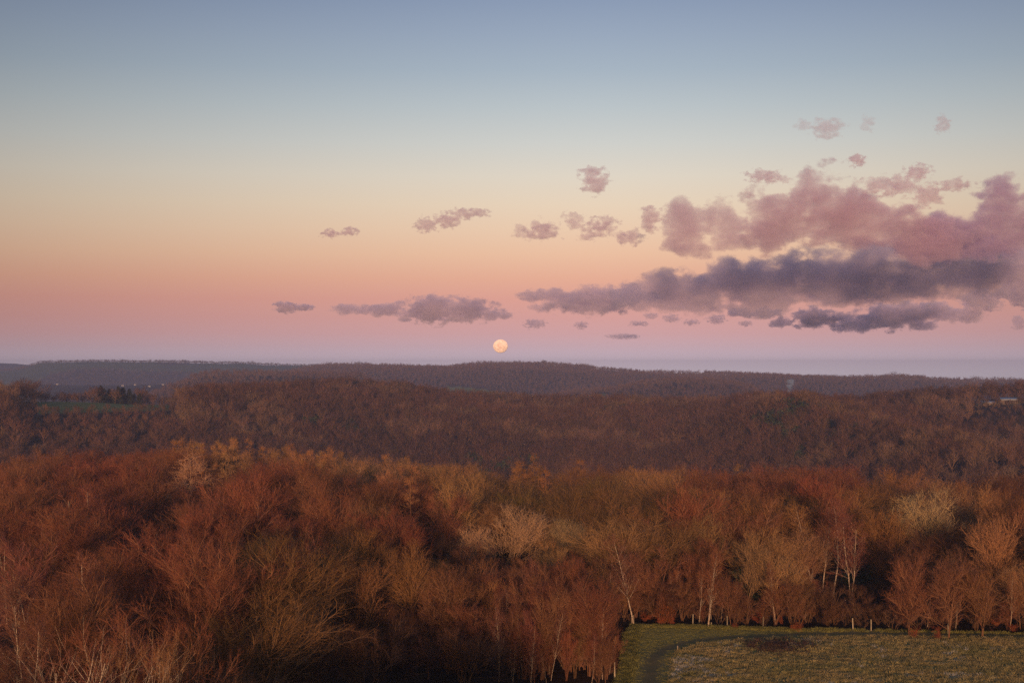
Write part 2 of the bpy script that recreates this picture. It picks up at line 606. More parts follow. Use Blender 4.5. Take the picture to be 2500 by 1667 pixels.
def tubes(P, r0, r1, sides, tip=False, pw=1.0):
    """tapered tubes along polylines -> V, T, Q"""
    n, K, _ = P.shape
    tang = np.zeros_like(P)
    tang[:, 1:-1] = P[:, 2:] - P[:, :-2]; tang[:, 0] = P[:, 1] - P[:, 0]; tang[:, -1] = P[:, -1] - P[:, -2]
    tang = unit(tang)
    ref = np.where(np.abs(tang[..., 2:3]) > 0.9, np.array([1.0, 0, 0]), np.array([0, 0, 1.0]))
    u = unit(np.cross(tang, ref)); v = np.cross(tang, u)
    s = np.linspace(0, 1, K) ** pw
    rad = np.asarray(r0)[:, None] * (1 - s) + np.asarray(r1)[:, None] * s
    kr = K - 1 if tip else K
    an = 2 * np.pi * np.arange(sides) / sides
    ring = P[:, :kr, None, :] + rad[:, :kr, None, None] * (u[:, :kr, None, :] * np.cos(an)[:, None] + v[:, :kr, None, :] * np.sin(an)[:, None])
    nv = kr * sides + (1 if tip else 0)
    V = np.concatenate([ring.reshape(n, -1, 3), P[:, -1:, :]], 1) if tip else ring.reshape(n, -1, 3)
    q = []
    for k in range(kr - 1):
        for j in range(sides):
            j2 = (j + 1) % sides
            q.append((k * sides + j, k * sides + j2, (k + 1) * sides + j2, (k + 1) * sides + j))
    tr = [((kr - 1) * sides + j, (kr - 1) * sides + (j + 1) % sides, kr * sides) for j in range(sides)] if tip else []
    off = (np.arange(n) * nv)[:, None, None]
    Q = (np.array(q, int).reshape(-1, 4)[None] + off).reshape(-1, 4)
    T = (np.array(tr, int).reshape(-1, 3)[None] + off).reshape(-1, 3)
    return V.reshape(-1, 3), T, Q


class Mesher:
    def __init__(s):
        s.V, s.T, s.Q, s.lv, s.n = [], [], [], [], 0

    def add(s, VTQ, lv):
        V, T, Q = VTQ
        s.V.append(V); s.T.append(T + s.n); s.Q.append(Q + s.n)
        s.lv.append(np.full(len(V), lv)); s.n += len(V)

    def build(s, name, mats, smooth=False):
        return mesh_np(name, np.concatenate(s.V), np.concatenate(s.T), np.concatenate(s.Q), mats, {'lv': ('FLOAT', np.concatenate(s.lv))}, smooth)


def grow(kind, seed, tw, bk, lod=0):
    """a bare winter tree about 14 m tall -> (trunk mesh, crown mesh). lod 0 near, 1 mid slope, 2 far ridge"""
    g = np.random.default_rng(seed)
    tr, cr = Mesher(), Mesher()
    H = 14.0
    one = np.ones
    f = [1.0, 1.9, 4.2][lod]                 # fewer, stouter twigs on the distant kinds
    if kind in ('beech', 'ash', 'oak', 'thicket', 'coppice'):
        th = {'beech': 0.66, 'ash': 0.58, 'oak': 0.48, 'thicket': 0.3, 'coppice': 0.3}[kind] * H
        if kind in ('thicket', 'coppice'):
            ns = (7 if kind == 'thicket' else 5) if lod == 0 else 4
            b = np.zeros((ns, 3)); b[:, :2] = g.normal(0, 0.35, (ns, 2))
            dirs = np.stack([g.normal(0, 0.28, ns), g.normal(0, 0.28, ns), one(ns)], 1)
            T0 = stems(g, b, dirs, H * g.uniform(0.55, 0.85, ns), 7, 0.05, 0.07)
            r0 = g.uniform(0.08, 0.13, ns)
        else:
            T0 = stems(g, np.zeros((1, 3)), np.array([[g.normal(0, 0.05), g.normal(0, 0.05), 1.0]]), np.array([th]), 9, 0.05, 0.05 if kind == 'beech' else 0.09)
            r0 = np.array([0.17 if kind != 'oak' else 0.22])
        tr.add(tubes(T0, r0, r0 * 0.35, 7 if lod == 0 else 4), 0.0)
        per = {'beech': 22, 'ash': 19, 'oak': 18, 'thicket': 4, 'coppice': 5}[kind]
        if lod: per = max(3, int(per * (0.75 if lod == 1 else 0.6)))
        a1, up1, w1 = {'beech': (40, 0.15, 0.06), 'ash': (44, 0.19, 0.09), 'oak': (58, 0.13, 0.17), 'thicket': (26, 0.10, 0.08), 'coppice': (25, 0.06, 0.06)}[kind]
        L1 = {'beech': 0.46, 'ash': 0.49, 'oak': 0.50, 'thicket': 0.34, 'coppice': 0.34}[kind] * H
        t0 = {'beech': 0.22, 'ash': 0.26, 'oak': 0.30, 'thicket': 0.15, 'coppice': 0.25}[kind]
        P1, i1, t1 = kids(g, T0, per, t0, 1.0, a1, 11, lambda i, t: L1 * (1.05 - 0.42 * np.clip((t - t0) / (1 - t0), 0, 1)) * g.uniform(0.7, 1.2, len(t)), 7, up1, w1, even=True)
        rr = np.asarray(r0)[i1] * (0.42 - 0.2 * t1)
        (tr if lod == 0 else cr).add(tubes(P1, rr, rr * 0.25, 5 if lod == 0 else 3), 0.15)
        P2, i2, t2 = kids(g, P1, [8, 5, 0][lod] or 4, 0.22, 1.0, 32, 12, lambda i, t: L1 * (0.56 - 0.27 * t) * g.uniform(0.7, 1.3, len(t)), 5, 0.15, 0.13)
        r2 = np.full(len(P2), 0.034 * f ** 0.6)
        cr.add(tubes(P2, r2, r2 * 0.4, 3, tip=False), 0.4)
        per3 = [7, 4, 3][lod]
        P3, i3, t3 = kids(g, P2, per3, 0.15, 1.0, 31, 13, lambda i, t: L1 * (0.28 - 0.10 * t) * g.uniform(0.6, 1.35, len(t)), 4, 0.17 if kind != 'oak' else 0.07, 0.15)
        r3 = np.full(len(P3), 0.0125 * f)
        cr.add(tubes(P3, r3, r3 * 0.5, 3, tip=True), 0.8)
        if lod < 2:
            per4 = {'beech': 5, 'ash': 4, 'oak': 5, 'thicket': 5, 'coppice': 4}[kind] if lod == 0 else 3
            P4, _, _ = kids(g, P3, per4, 0.15, 1.0, 34, 15, lambda i, t: L1 * 0.125 * g.uniform(0.5, 1.4, len(t)), 2, 0.15, 0.1)
            r4 = np.full(len(P4), (0.0090 if kind != 'ash' else 0.0105) * (f if lod == 0 else 2.3))
            cr.add(tubes(P4, r4, r4 * 0.3, 3, tip=True), 1.0)
    elif kind in ('birch', 'stout_birch'):
        st = kind == 'stout_birch'
        ns = (1 if g.random() < 0.6 else 2) if not st else 3
        dirs = np.stack([g.normal(0, 0.22 if st else 0.10, ns), g.normal(0, 0.22 if st else 0.05, ns), one(ns)], 1)
        T0 = stems(g, np.zeros((ns, 3)) + g.normal(0, 0.15, (ns, 3)) * (1, 1, 0), dirs, H * g.uniform(0.88, 1.0, ns), 13, 0.02, 0.045)
        r0 = np.full(ns, 0.12 if st else 0.095)
        tr.add(tubes(T0, r0, r0 * 0.18, 7), 0.0)
        P1, i1, t1 = kids(g, T0, 13 if st else 26, 0.30, 0.98, 34, 10, lambda i, t: H * (0.30 if st else 0.27 - 0.17 * np.clip((t - 0.3) / 0.7, 0, 1)) * g.uniform(0.6, 1.2, len(t)), 6, 0.10, 0.10)
        rr = (0.066 if st else 0.036) * (1.2 - t1)
        tr.add(tubes(P1, rr, rr * 0.3, 4), 0.2)
        P2, _, _ = kids(g, P1, 6 if st else 9, 0.2, 1.0, 38, 12, lambda i, t: H * 0.095 * g.uniform(0.6, 1.3, len(t)), 4, 0.06, 0.13)
        r2 = np.full(len(P2), 0.016)
        cr.add(tubes(P2, r2, r2 * 0.4, 3, tip=True), 0.6)
        P3, _, _ = kids(g, P2, 4 if st else 6, 0.1, 1.0, 34, 14, lambda i, t: H * 0.05 * g.uniform(0.5, 1.4, len(t)), 3, -0.03, 0.14)
        r3 = np.full(len(P3), 0.0095)
        cr.add(tubes(P3, r3, r3 * 0.4, 3, tip=True), 1.0)
    elif kind in ('larch', 'broad_larch'):
        T0 = stems(g, np.zeros((1, 3)), np.array([[0.0, 0, 1]]), np.array([H]), 10, 0.02, 0.02)
        r0 = np.array([0.2])
        tr.add(tubes(T0, r0, r0 * 0.1, 6 if lod == 0 else 4), 0.0)
        wide = 0.24 if kind == 'larch' else 0.46
        per = 60 if lod == 0 else 24
        P1, i1, t1 = kids(g, T0, per, 0.15, 0.99, 84 if kind == 'larch' else 78, 7, lambda i, t: H * wide * (1.06 - t) ** 0.8 * g.uniform(0.75, 1.15, len(t)), 5, 0.10, 0.06, even=True)
        rr = np.full(len(P1), 0.034 * (f ** 0.5))
        cr.add(tubes(P1, rr, rr * 0.3, 3), 0.35)
        P2, _, _ = kids(g, P1, 9 if lod == 0 else 5, 0.12, 1.0, 52, 14, lambda i, t: H * wide * 0.30 * (1.1 - 0.6 * t) * g.uniform(0.5, 1.2, len(t)), 4, 0.13, 0.12)
        r2 = np.full(len(P2), 0.014 * f)
        cr.add(tubes(P2, r2, r2 * 0.4, 3, tip=True), 0.8)
        if lod == 0:
            P3, _, _ = kids(g, P2, 6, 0.1, 1.0, 42, 14, lambda i, t: H * wide * 0.095 * g.uniform(0.6, 1.3, len(t)), 2, 0.1, 0.1)
            r3 = np.full(len(P3), 0.012)
            cr.add(tubes(P3, r3, r3 * 0.4, 3, tip=True), 1.0)
    return tr.build(kind + '_trunk', [bk], smooth=True), cr.build(kind + '_crown', [tw])


def leafy(kind, seed, lmat, bk, n=1500, size=0.16):
    """an evergreen or still-leaved bush about 4 m tall: stem mesh, leaf mesh"""
    g = np.random.default_rng(seed)
    tr = Mesher()
    ns = 6
    b = np.zeros((ns, 3)); b[:, :2] = g.normal(0, 0.15, (ns, 2))
    if kind == 'spruce':
        T0 = stems(g, np.zeros((1, 3)), np.array([[0.0, 0, 1]]), np.array([14.0]), 8, 0.02, 0.01)
        tr.add(tubes(T0, np.array([0.22]), np.array([0.02]), 5), 0)
        P1, _, t1 = kids(g, T0, 90, 0.08, 0.99, 95, 8, lambda i, t: 3.3 * (1.03 - t) * g.uniform(0.7, 1.15, len(t)), 4, -0.02, 0.05, even=True)
    else:
        dirs = np.stack([g.normal(0, 0.35, ns), g.normal(0, 0.35, ns), one_(ns)], 1)
        T0 = stems(g, b, dirs, g.uniform(2.6, 4.0, ns), 6, 0.03, 0.1)
        tr.add(tubes(T0, np.full(ns, 0.05), np.full(ns, 0.012), 5), 0)
        P1, _, t1 = kids(g, T0, 12, 0.1, 1.0, 50, 14, lambda i, t: g.uniform(0.5, 1.4, len(t)), 4, 0.08, 0.12)
    tr.add(tubes(P1, np.full(len(P1), 0.018), np.full(len(P1), 0.006), 3), 0.5)
    # leaves: folded rhombs along the side shoots
    idx = g.integers(0, len(P1), n); tt = g.random(n) ** 0.7
    f = tt * 2.999; i = f.astype(int); fr = (f - i)[:, None]
    c = P1[idx, i] * (1 - fr) + P1[idx, i + 1] * fr + g.normal(0, 0.12, (n, 3))
    u = unit(g.normal(0, 1, (n, 3)) + np.array([0, 0, -0.15])); w = unit(np.cross(u, g.normal(0, 1, (n, 3)))); nrm = np.cross(u, w)
    s = size * g.uniform(0.6, 1.4, n)[:, None]
    V = np.stack([c, c + u * s * 0.5 + w * s * 0.32 + nrm * s * 0.12, c + u * s, c + u * s * 0.5 - w * s * 0.32 + nrm * s * 0.12], 1).reshape(-1, 3)
    o = (np.arange(n) * 4)[:, None]
    T = np.concatenate([o + np.array([0, 1, 2]), o + np.array([0, 2, 3])])
    cm = mesh_np(kind + '_leaves', V, T, None, [lmat])
    return tr.build(kind + '_stems', [bk]), cm


one_ = np.ones

# prototypes near at hand
PROTO = {}
for kind, nvar, s0 in (('beech', 5, 100), ('ash', 4, 200), ('oak', 3, 300), ('birch', 4, 400), ('stout_birch', 3, 450), ('larch', 3, 500), ('broad_larch', 1, 560), ('thicket', 3, 600), ('coppice', 4, 650)):
    PROTO[kind] = [grow(kind, s0 + i, TW, BIRCH if 'birch' in kind else BK) for i in range(nvar)]
for kind, nvar, s0, n, sz in (('holly', 2, 700, 1700, 0.17), ('leafy_beech', 3, 720, 1100, 0.13)):
    PROTO[kind] = [leafy(kind, s0 + i, LEAF, BK, n, sz) for i in range(nvar)]

# tints (linear reflectance of the season's twigs)
TINT = {
    'russet': (0.245, 0.092, 0.050), 'red': (0.245, 0.082, 0.048), 'brown': (0.215, 0.092, 0.045), 'tan': (0.39, 0.205, 0.100), 'pale': (0.52, 0.335, 0.190),
    'amber': (0.310, 0.145, 0.055), 'olive': (0.215, 0.115, 0.041), 'purple': (0.235, 0.088, 0.066), 'straw': (0.38, 0.195, 0.083), 'dusky': (0.120, 0.048, 0.027),
    'green': (0.028, 0.036, 0.015), 'copper': (0.28, 0.07, 0.025),
}
# which trees grow where, as seen in view: (x, row of the crown, kind, tint)
MAP = [
    (60, 1180, 'beech', 'russet'), (250, 1150, 'beech', 'red'), (420, 1160, 'beech', 'russet'), (120, 1300, 'beech', 'red'), (330, 1290, 'birch', 'red'), (500, 1300, 'beech', 'red'),
    (80, 1420, 'birch', 'purple'), (230, 1420, 'beech', 'russet'), (420, 1400, 'birch', 'red'), (560, 1420, 'beech', 'russet'), (80, 1560, 'birch', 'purple'), (250, 1540, 'beech', 'russet'), (400, 1520, 'beech', 'russet'), (470, 1600, 'oak', 'brown'),
    (480, 1100, 'larch', 'straw'), (620, 1110, 'larch', 'tan'), (760, 1130, 'larch', 'straw'), (900, 1150, 'ash', 'tan'), (640, 1190, 'beech', 'red'), (760, 1220, 'beech', 'russet'), (880, 1210, 'ash', 'brown'),
    (1000, 1170, 'larch', 'tan'), (1120, 1170, 'ash', 'straw'), (1000, 1260, 'beech', 'red'), (700, 1300, 'beech', 'red'), (860, 1310, 'ash', 'brown'),
    (1300, 1150, 'larch', 'amber'), (1250, 1200, 'oak', 'olive'), (1400, 1210, 'oak', 'olive'), (1550, 1230, 'oak', 'olive'), (1450, 1160, 'ash', 'brown'), (1600, 1160, 'ash', 'straw'),
    (650, 1400, 'ash', 'olive'), (800, 1380, 'ash', 'amber'), (950, 1380, 'ash', 'amber'), (560, 1500, 'oak', 'olive'), (720, 1520, 'oak', 'olive'), (880, 1500, 'oak', 'amber'), (1020, 1480, 'oak', 'brown'), (1150, 1450, 'beech', 'russet'), (1300, 1440, 'ash', 'amber'),
    (1120, 1330, 'ash', 'pale'), (1300, 1310, 'ash', 'tan'), (1450, 1350, 'ash', 'tan'), (1400, 1450, 'beech', 'brown'), (1520, 1300, 'ash', 'straw'), (1480, 1430, 'birch', 'purple'),
    (1300, 1600, 'birch', 'purple'), (1420, 1600, 'birch', 'purple'), (1200, 1600, 'birch', 'red'),
    (1700, 1190, 'beech', 'russet'), (1850, 1180, 'beech', 'russet'), (2000, 1190, 'beech', 'red'), (2150, 1190, 'oak', 'amber'), (2300, 1200, 'oak', 'brown'), (2450, 1200, 'oak', 'dusky'),
    (1700, 1290, 'ash', 'straw'), (1800, 1280, 'birch', 'russet'), (1900, 1270, 'ash', 'amber'), (2030, 1280, 'birch', 'purple'), (2140, 1260, 'ash', 'amber'), (2280, 1230, 'ash', 'tan'), (2420, 1290, 'ash', 'brown'), (2230, 1330, 'oak', 'dusky'),
    (1640, 1380, 'birch', 'russet'), (1760, 1400, 'beech', 'russet'), (1880, 1350, 'ash', 'tan'), (2050, 1370, 'birch', 'purple'), (2180, 1400, 'beech', 'russet'), (2300, 1400, 'beech', 'red'), (2440, 1380, 'ash', 'tan'),
    (1600, 1470, 'thicket', 'russet'), (1750, 1470, 'thicket', 'russet'), (1900, 1460, 'thicket', 'red'), (2050, 1470, 'thicket', 'dusky'), (2200, 1450, 'beech', 'russet'), (2300, 1460, 'beech', 'russet'), (2430, 1460, 'oak', 'brown'),
]
MAPA = np.array([(a, b) for a, b, _, _ in MAP], float)
TREES = []          # (kind, tint, x, y, z, height, width factor, note, lean)


def add_tree(kind, tint, x, y, h, w=1.0, note=None, lean=0.0, rot=None, var=None):
    TREES.append(dict(kind=kind, tint=tint, x=x, y=y, h=h, w=w, note=note, lean=lean, rot=rot, var=var))


# trees one can point out
def at(X, d):
    return px(X, d)


SHOW = []          # (column, half width, distance, row): kept clear down to that row


def special(X, d, kind, tint, toprow, w=1.0, note=None, lean=0.0, rot=None, var=None, show=None):
    if show:
        SHOW.append((X, show[1], d, show[0]))
    x, y = at(X, d)
    h = zrow(toprow, y) - float(terrain(np.array([x]), np.array([y]))[0])
    add_tree(kind, tint, x, y, h, w, note, lean, rot, var)


special(1130, 212, 'ash', 'pale', 1274, 1.35, 'pale straw-coloured bare tree with broad domed crown in the middle of the wood', show=(1372, 120))
special(1235, 205, 'ash', 'pale', 1232, 1.3, 'pale bare tree with forked bright limbs beside the broad straw-coloured dome', show=(1372, 90))
special(1365, 208, 'ash', 'pale', 1264, 1.1, 'pale tree with bright forking limbs right of the straw-coloured dome', show=(1372, 95))
special(472, 285, 'broad_larch', 'pale', 1112, 1.4, 'golden bushy larch with a long low side branch above the red trees', show=(1205, 90))
special(350, 262, 'larch', 'amber', 1200, 1.1, 'small amber larch below the golden bushy larch', show=(1290, 50))
special(1546, 168.6, 'birch', 'purple', 1300, 1.3, 'slender white-stemmed birch leaning over the corner of the meadow', lean=0.13, show=(1525, 28))
special(1728, 168.4, 'birch', 'russet', 1350, 0.9, 'white forked birch standing at the meadow fence', show=(1515, 26))
special(1702, 171, 'birch', 'russet', 1365, 0.8, 'thin pale birch just left of the white forked birch')
special(1782, 169.5, 'ash', 'russet', 1395, 0.8, 'small red-brown tree with open forked crown at the meadow fence')
special(1822, 178, 'ash', 'tan', 1320, 0.8, 'tan tree with pale curved stem above a dark green holly')
special(1880, 184, 'ash', 'straw', 1278, 1.15, 'wide tan spray of upright branches above the meadow fence', show=(1400, 60))
special(2435, 186, 'ash', 'tan', 1245, 0.85, 'pale grey tree with straight stem and neat oval crown by the right edge', show=(1400, 60))
special(2216, 167, 'beech', 'russet', 1375, 1.0, 'leaning russet tree with low dark gap beside the meadow hedge', lean=0.05)
special(2311, 166, 'beech', 'russet', 1362, 1.1, 'fan-shaped russet tree on a short stem at the meadow hedge')
special(2395, 168, 'oak', 'brown', 1350, 1.0, 'bare brown oak with stout knobbly trunk at the meadow hedge')
special(2030, 196, 'birch', 'purple', 1210, 1.2, 'tall white-limbed birch with purple twigs above the hedge', show=(1400, 45))
special(2075, 190, 'birch', 'purple', 1265, 1.2, 'spreading white-limbed birch with low forking arms above a dark gap', show=(1390, 60))
special(2280, 215, 'ash', 'pale', 1195, 1.2, 'pale broad crown over the dark gap at the right', show=(1290, 80))
special(1850, 206, 'birch', 'russet', 1230, 1.0, 'birch with two bright white upper limbs right of centre', show=(1330, 40))
special(172, 98, 'stout_birch', 'purple', 1568, 1.2, 'white-limbed birch with purple haze of twigs at the bottom edge', show=(1690, 50))
special(228, 99, 'stout_birch', 'purple', 1585, 1.1, 'second white-limbed birch at the bottom edge, beside the purple one', show=(1690, 50))
special(118, 97, 'stout_birch', 'purple', 1625, 1.0, 'low white birch top peeping in at the bottom left corner', show=(1690, 50))
special(300, 98, 'stout_birch', 'straw', 1590, 0.6, 'small cluster of bare white birch stems at the bottom edge', show=(1690, 50))
special(385, 97, 'stout_birch', 'straw', 1582, 0.55, 'tall bare white birch stems with few twigs at the bottom edge', show=(1690, 50))
special(425, 98, 'stout_birch', 'straw', 1592, 0.5, 'bare white birch stems, rightmost along the bottom left edge', show=(1690, 50))
special(1010, 158, 'ash', 'amber', 1320, 0.9, 'amber tree with one bright curved pale trunk', show=(1545, 40))
special(870, 152, 'ash', 'amber', 1335, 1.1, 'large amber-brown tree with straight trunk standing over black shade', show=(1600, 60))
special(1090, 150, 'beech', 'russet', 1375, 1.0, 'russet tree with wide twisting lower limbs over black shade', show=(1560, 60))
special(1335, 172, 'ash', 'amber', 1370, 0.8, 'honey-coloured tree with forked pale stem')
special(1190, 147, 'oak', 'brown', 1440, 1.0, 'brown oak with long crooked side limbs spreading over black shade')
# pointed larches along the back brow
for X, r_ in ((440, 1070), (478, 1080), (520, 1083), (575, 1075), (640, 1085), (700, 1083), (750, 1095), (935, 1105), (1000, 1112), (1302, 1108), (1420, 1118), (1545, 1138), (1800, 1132)):
    special(X, rng.uniform(385, 425), 'larch', 'straw' if X < 1200 else 'amber', r_, rng.uniform(0.95, 1.2))

# the rest of the wood: a loose jittered stand between 98 and 440 m
for q in TREES:
    q['ds'] = math.hypot(q['x'], q['y']); q['Xs'] = 1250 + FPX * q['x'] / q['y']
taken = np.array([(q['x'], q['y']) for q in TREES])
cell = 7.1
cand = []
for gx in np.arange(-170, 170, cell):
    for gy in np.arange(88, 445, cell):
        x = gx + rng.uniform(-3, 3); y = gy + rng.uniform(-3, 3)
        cand.append((x, y))
cand = np.array(cand)
cd = np.hypot(cand[:, 0], cand[:, 1]); cX = 1250 + FPX * cand[:, 0] / cand[:, 1]
ok = (cd > 98) & (cd < 436) & (cX > -90) & (cX < 2590)
ok &= ~(inside(MEADOW, cand[:, 0], cand[:, 1]) | (inside(MEADOW, cand[:, 0], cand[:, 1] - 2.5)) | ((dist_poly(MEADOW, cand[:, 0], cand[:, 1]) < 1.3)))
ok &= ~((cX > 1395) & (cd < 164)) & ~((dist_poly(MEADOW, cand[:, 0], cand[:, 1]) < 4.0) & (cand[:, 0] < 14))
ok &= ~((cX > 560) & (cX < 1440) & (cd < np.interp(cX, [560, 800, 1300, 1440], [112, 136, 140, 132])))
cand = cand[ok]
cz = terrain(cand[:, 0], cand[:, 1])
for (x, y), z in zip(cand, cz):
    if np.min(np.hypot(taken[:, 0] - x, taken[:, 1] - y)) < 4.2:
        continue
    d = math.hypot(x, y); X = 1250 + FPX * x / y
    hb = np.interp(d, [98, 135, 170, 190, 240, 320, 430], [11.5, 12.5, 10.0, 11.5, 12.5, 13.0, 13.8])
    if X > 1480 and d < 182:
        hb = 7.6
    h = hb * rng.uniform(0.72, 1.16)
    row = HZ + FPX * (CAMZ - (z + h * 0.8)) / y
    for sx_, sw, sd_, sr in SHOW:
        if abs(X - sx_) < sw + 20 and d < sd_ + 2:
            h = min(h, zrow(sr + rng.normal(0, 26), y) - z)
    if h < 2.6:
        continue
    if 1270 < X < 1500 and d < 166:
        continue
    row = HZ + FPX * (CAMZ - (z + h * 0.8)) / y
    if HZ + FPX * (CAMZ - (z + h)) / y > 1675:
        continue
    dd = np.hypot((MAPA[:, 0] - X) / 1.0, (MAPA[:, 1] - row) * 1.6) * rng.uniform(0.7, 1.5, len(MAPA))
    k = int(dd.argmin())
    kind, tint = MAP[k][2], MAP[k][3]
    if rng.random() < 0.10:
        kind = str(rng.choice(['beech', 'ash', 'birch']))
    if kind in ('beech', 'birch') and tint in ('russet', 'red', 'purple', 'brown') and rng.random() < 0.5:
        kind = 'coppice'
    if kind == 'thicket' and d > 185:
        kind = 'beech'
    if kind == 'larch':
        h *= 1.06
    add_tree(kind, tint, x, y, h, rng.uniform(0.95, 1.45))

NAME = {'stout_birch': 'birch_tree', 'coppice': 'coppice_tree', 'beech': 'beech_tree', 'ash': 'ash_tree', 'oak': 'oak_tree', 'birch': 'birch_tree', 'larch': 'larch_tree', 'broad_larch': 'larch_tree', 'thicket': 'hazel_thicket',
        'holly': 'holly_bush', 'leafy_beech': 'leafy_beech_shrub'}
TW_WORD = {'russet': 'russet', 'red': 'dark red', 'brown': 'brown', 'tan': 'tan', 'pale': 'pale straw', 'amber': 'amber', 'olive': 'olive-brown', 'purple': 'purple-twigged', 'straw': 'straw-coloured', 'dusky': 'dusky brown', 'green': 'dark green', 'copper': 'copper-leaved'}
KW = {'stout_birch': 'bare birch', 'coppice': 'coppiced tree', 'beech': 'bare beech', 'ash': 'bare ash', 'oak': 'bare oak', 'birch': 'bare birch', 'larch': 'larch', 'broad_larch': 'larch', 'thicket': 'hazel thicket', 'holly': 'holly bush', 'leafy_beech': 'beech shrub'}

# shrubs along the fence, holly in the dark gaps
for X in np.arange(1556, 2530, 11.5):
    ye = np.interp(X, [1540, 1700, 1900, 2100, 2300, 2520], [169.3, 168.6, 167.6, 166.4, 165.2, 164.6]) + rng.uniform(0.4, 8.5)
    x = (X + rng.uniform(-9, 9) - 1250) / FPX * ye
    r_ = rng.random()
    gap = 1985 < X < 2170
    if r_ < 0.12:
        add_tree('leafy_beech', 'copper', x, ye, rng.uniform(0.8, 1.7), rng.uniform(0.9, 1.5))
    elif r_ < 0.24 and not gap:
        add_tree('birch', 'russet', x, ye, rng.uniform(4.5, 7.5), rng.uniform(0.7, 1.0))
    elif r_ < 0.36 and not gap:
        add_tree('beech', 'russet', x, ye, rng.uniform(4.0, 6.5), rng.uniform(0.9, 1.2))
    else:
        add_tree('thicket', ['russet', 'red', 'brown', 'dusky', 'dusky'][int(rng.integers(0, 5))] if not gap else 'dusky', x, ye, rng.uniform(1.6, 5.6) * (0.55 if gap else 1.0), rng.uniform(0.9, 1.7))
# purple birch thicket left of the meadow
for k_ in range(115):
    X = 1225 + 295 * rng.random() ** 0.8; ye = rng.uniform(136, 164)
    x = (X - 1250) / FPX * ye
    h = rng.uniform(2.6, 6.2) if rng.random() < 0.75 else rng.uniform(6.2, 9.4)
    if x > float(np.interp(ye, [130, 138.5, 146, 155, 163, 168], [8.5, 9.6, 10.6, 11.5, 12.4, 13.5])) - 0.35 - 0.06 * h:
        continue
    add_tree(str(rng.choice(['birch', 'coppice', 'thicket', 'beech'])), str(rng.choice(['purple', 'red', 'brown', 'russet'])), x, ye, h, rng.uniform(0.55, 1.0))
# low growth in the dip before the pale dome and beside the meadow corner
for k_ in range(190):
    X = rng.uniform(990, 1545); ye = rng.uniform(160, 204)
    x = (X - 1250) / FPX * ye
    if inside(MEADOW, x, ye - 2.5) or dist_poly(MEADOW, x, ye) < 1.8:
        continue
    zt = float(terrain(np.array([x]), np.array([ye]))[0])
    h = min(rng.uniform(2.8, 8.0), zrow(1378 + rng.normal(0, 28) + (60 if X > 1455 else 0), ye) - zt)
    if h < 1.5 or (1510 < X < 1575 and ye < 170):
        continue
    add_tree(str(rng.choice(['thicket', 'coppice', 'beech'])), str(rng.choice(['russet', 'brown', 'dusky', 'amber'])), x, ye, h, rng.uniform(0.9, 1.5))
# saplings and low growth in the black shade under the nearest trees
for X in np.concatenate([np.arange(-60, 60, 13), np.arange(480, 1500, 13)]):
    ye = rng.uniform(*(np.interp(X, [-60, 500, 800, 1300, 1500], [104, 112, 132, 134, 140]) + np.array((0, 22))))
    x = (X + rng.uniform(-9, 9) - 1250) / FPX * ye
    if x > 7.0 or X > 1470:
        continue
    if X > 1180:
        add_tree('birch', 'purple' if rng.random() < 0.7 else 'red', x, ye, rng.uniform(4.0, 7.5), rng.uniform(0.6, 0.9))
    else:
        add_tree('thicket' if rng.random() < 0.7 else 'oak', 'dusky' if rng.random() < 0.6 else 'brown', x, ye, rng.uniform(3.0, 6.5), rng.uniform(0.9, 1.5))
for X, d, h, w in ((1835, 183, 5.0, 1.5), (1865, 186, 4.2, 1.4), (1320, 232, 6.5, 1.8), (1420, 236, 6.0, 1.8), (1500, 240, 5.5, 1.6), (560, 300, 7.5, 1.4), (600, 280, 6.5, 1.6), (2090, 200, 4.5, 1.8), (2340, 208, 5, 1.7), (2440, 215, 6, 1.6), (250, 190, 5, 1.6), (1660, 330, 9.5, 0.9)):
    x, y = at(X, d)
    add_tree('holly', 'green', x, y, h, w)
for X, d, h in ((1620, 169.6, 2.8), (1612, 169.2, 1.5), (1640, 169.4, 1.4), (1793, 167.6, 1.1), (1945, 167.3, 1.5), (1935, 167.6, 1.2), (1440, 150, 2.0), (2225, 166.2, 1.6), (2290, 165.8, 1.8)):
    x, y = at(X, d)
    add_tree('leafy_beech', 'copper', x, y, h, 1.0)

MASS = []
for gx in np.arange(-75, 9, 5.6):  # unseen trees below the frame, put in to shade the trunks behind
    for gy in np.arange(38, 132, 5.6):
        x = gx + rng.uniform(-2, 2); y = gy + rng.uniform(-2, 2)
        if abs(x) > 0.42 * y + 6 or x > -3 or rng.random() < (0.15 if x < -14 else 0.5):
            continue
        h = min(rng.uniform(9.5, 12.5), zrow(1690, y) - 1.5)
        if h > 4:
            MASS.append(dict(kind=str(rng.choice(['beech', 'ash', 'coppice'])), tint='russet', x=x, y=y, h=h, w=1.2, note=None))
for q in TREES:
    q['d'] = math.hypot(q['x'], q['y'])
for nm in set(NAME.values()):
    same = sorted([q for q in TREES if NAME[q['kind']] == nm], key=lambda q: (q['note'] is None, q['d'] / q['h']))
    MASS += same[290:]
mass_ids = set(id(q) for q in MASS)
TREES = [q for q in TREES if id(q) not in mass_ids]
tz = terrain(np.array([q['x'] for q in TREES]), np.array([q['y'] for q in TREES]))
for q, z in zip(TREES, tz):
    q['z'] = float(z)
    q['X'], q['row'] = proj(q['x'], q['y'], q['z'] + q['h'] * 0.8)
    q['d'] = math.hypot(q['x'], q['y'])

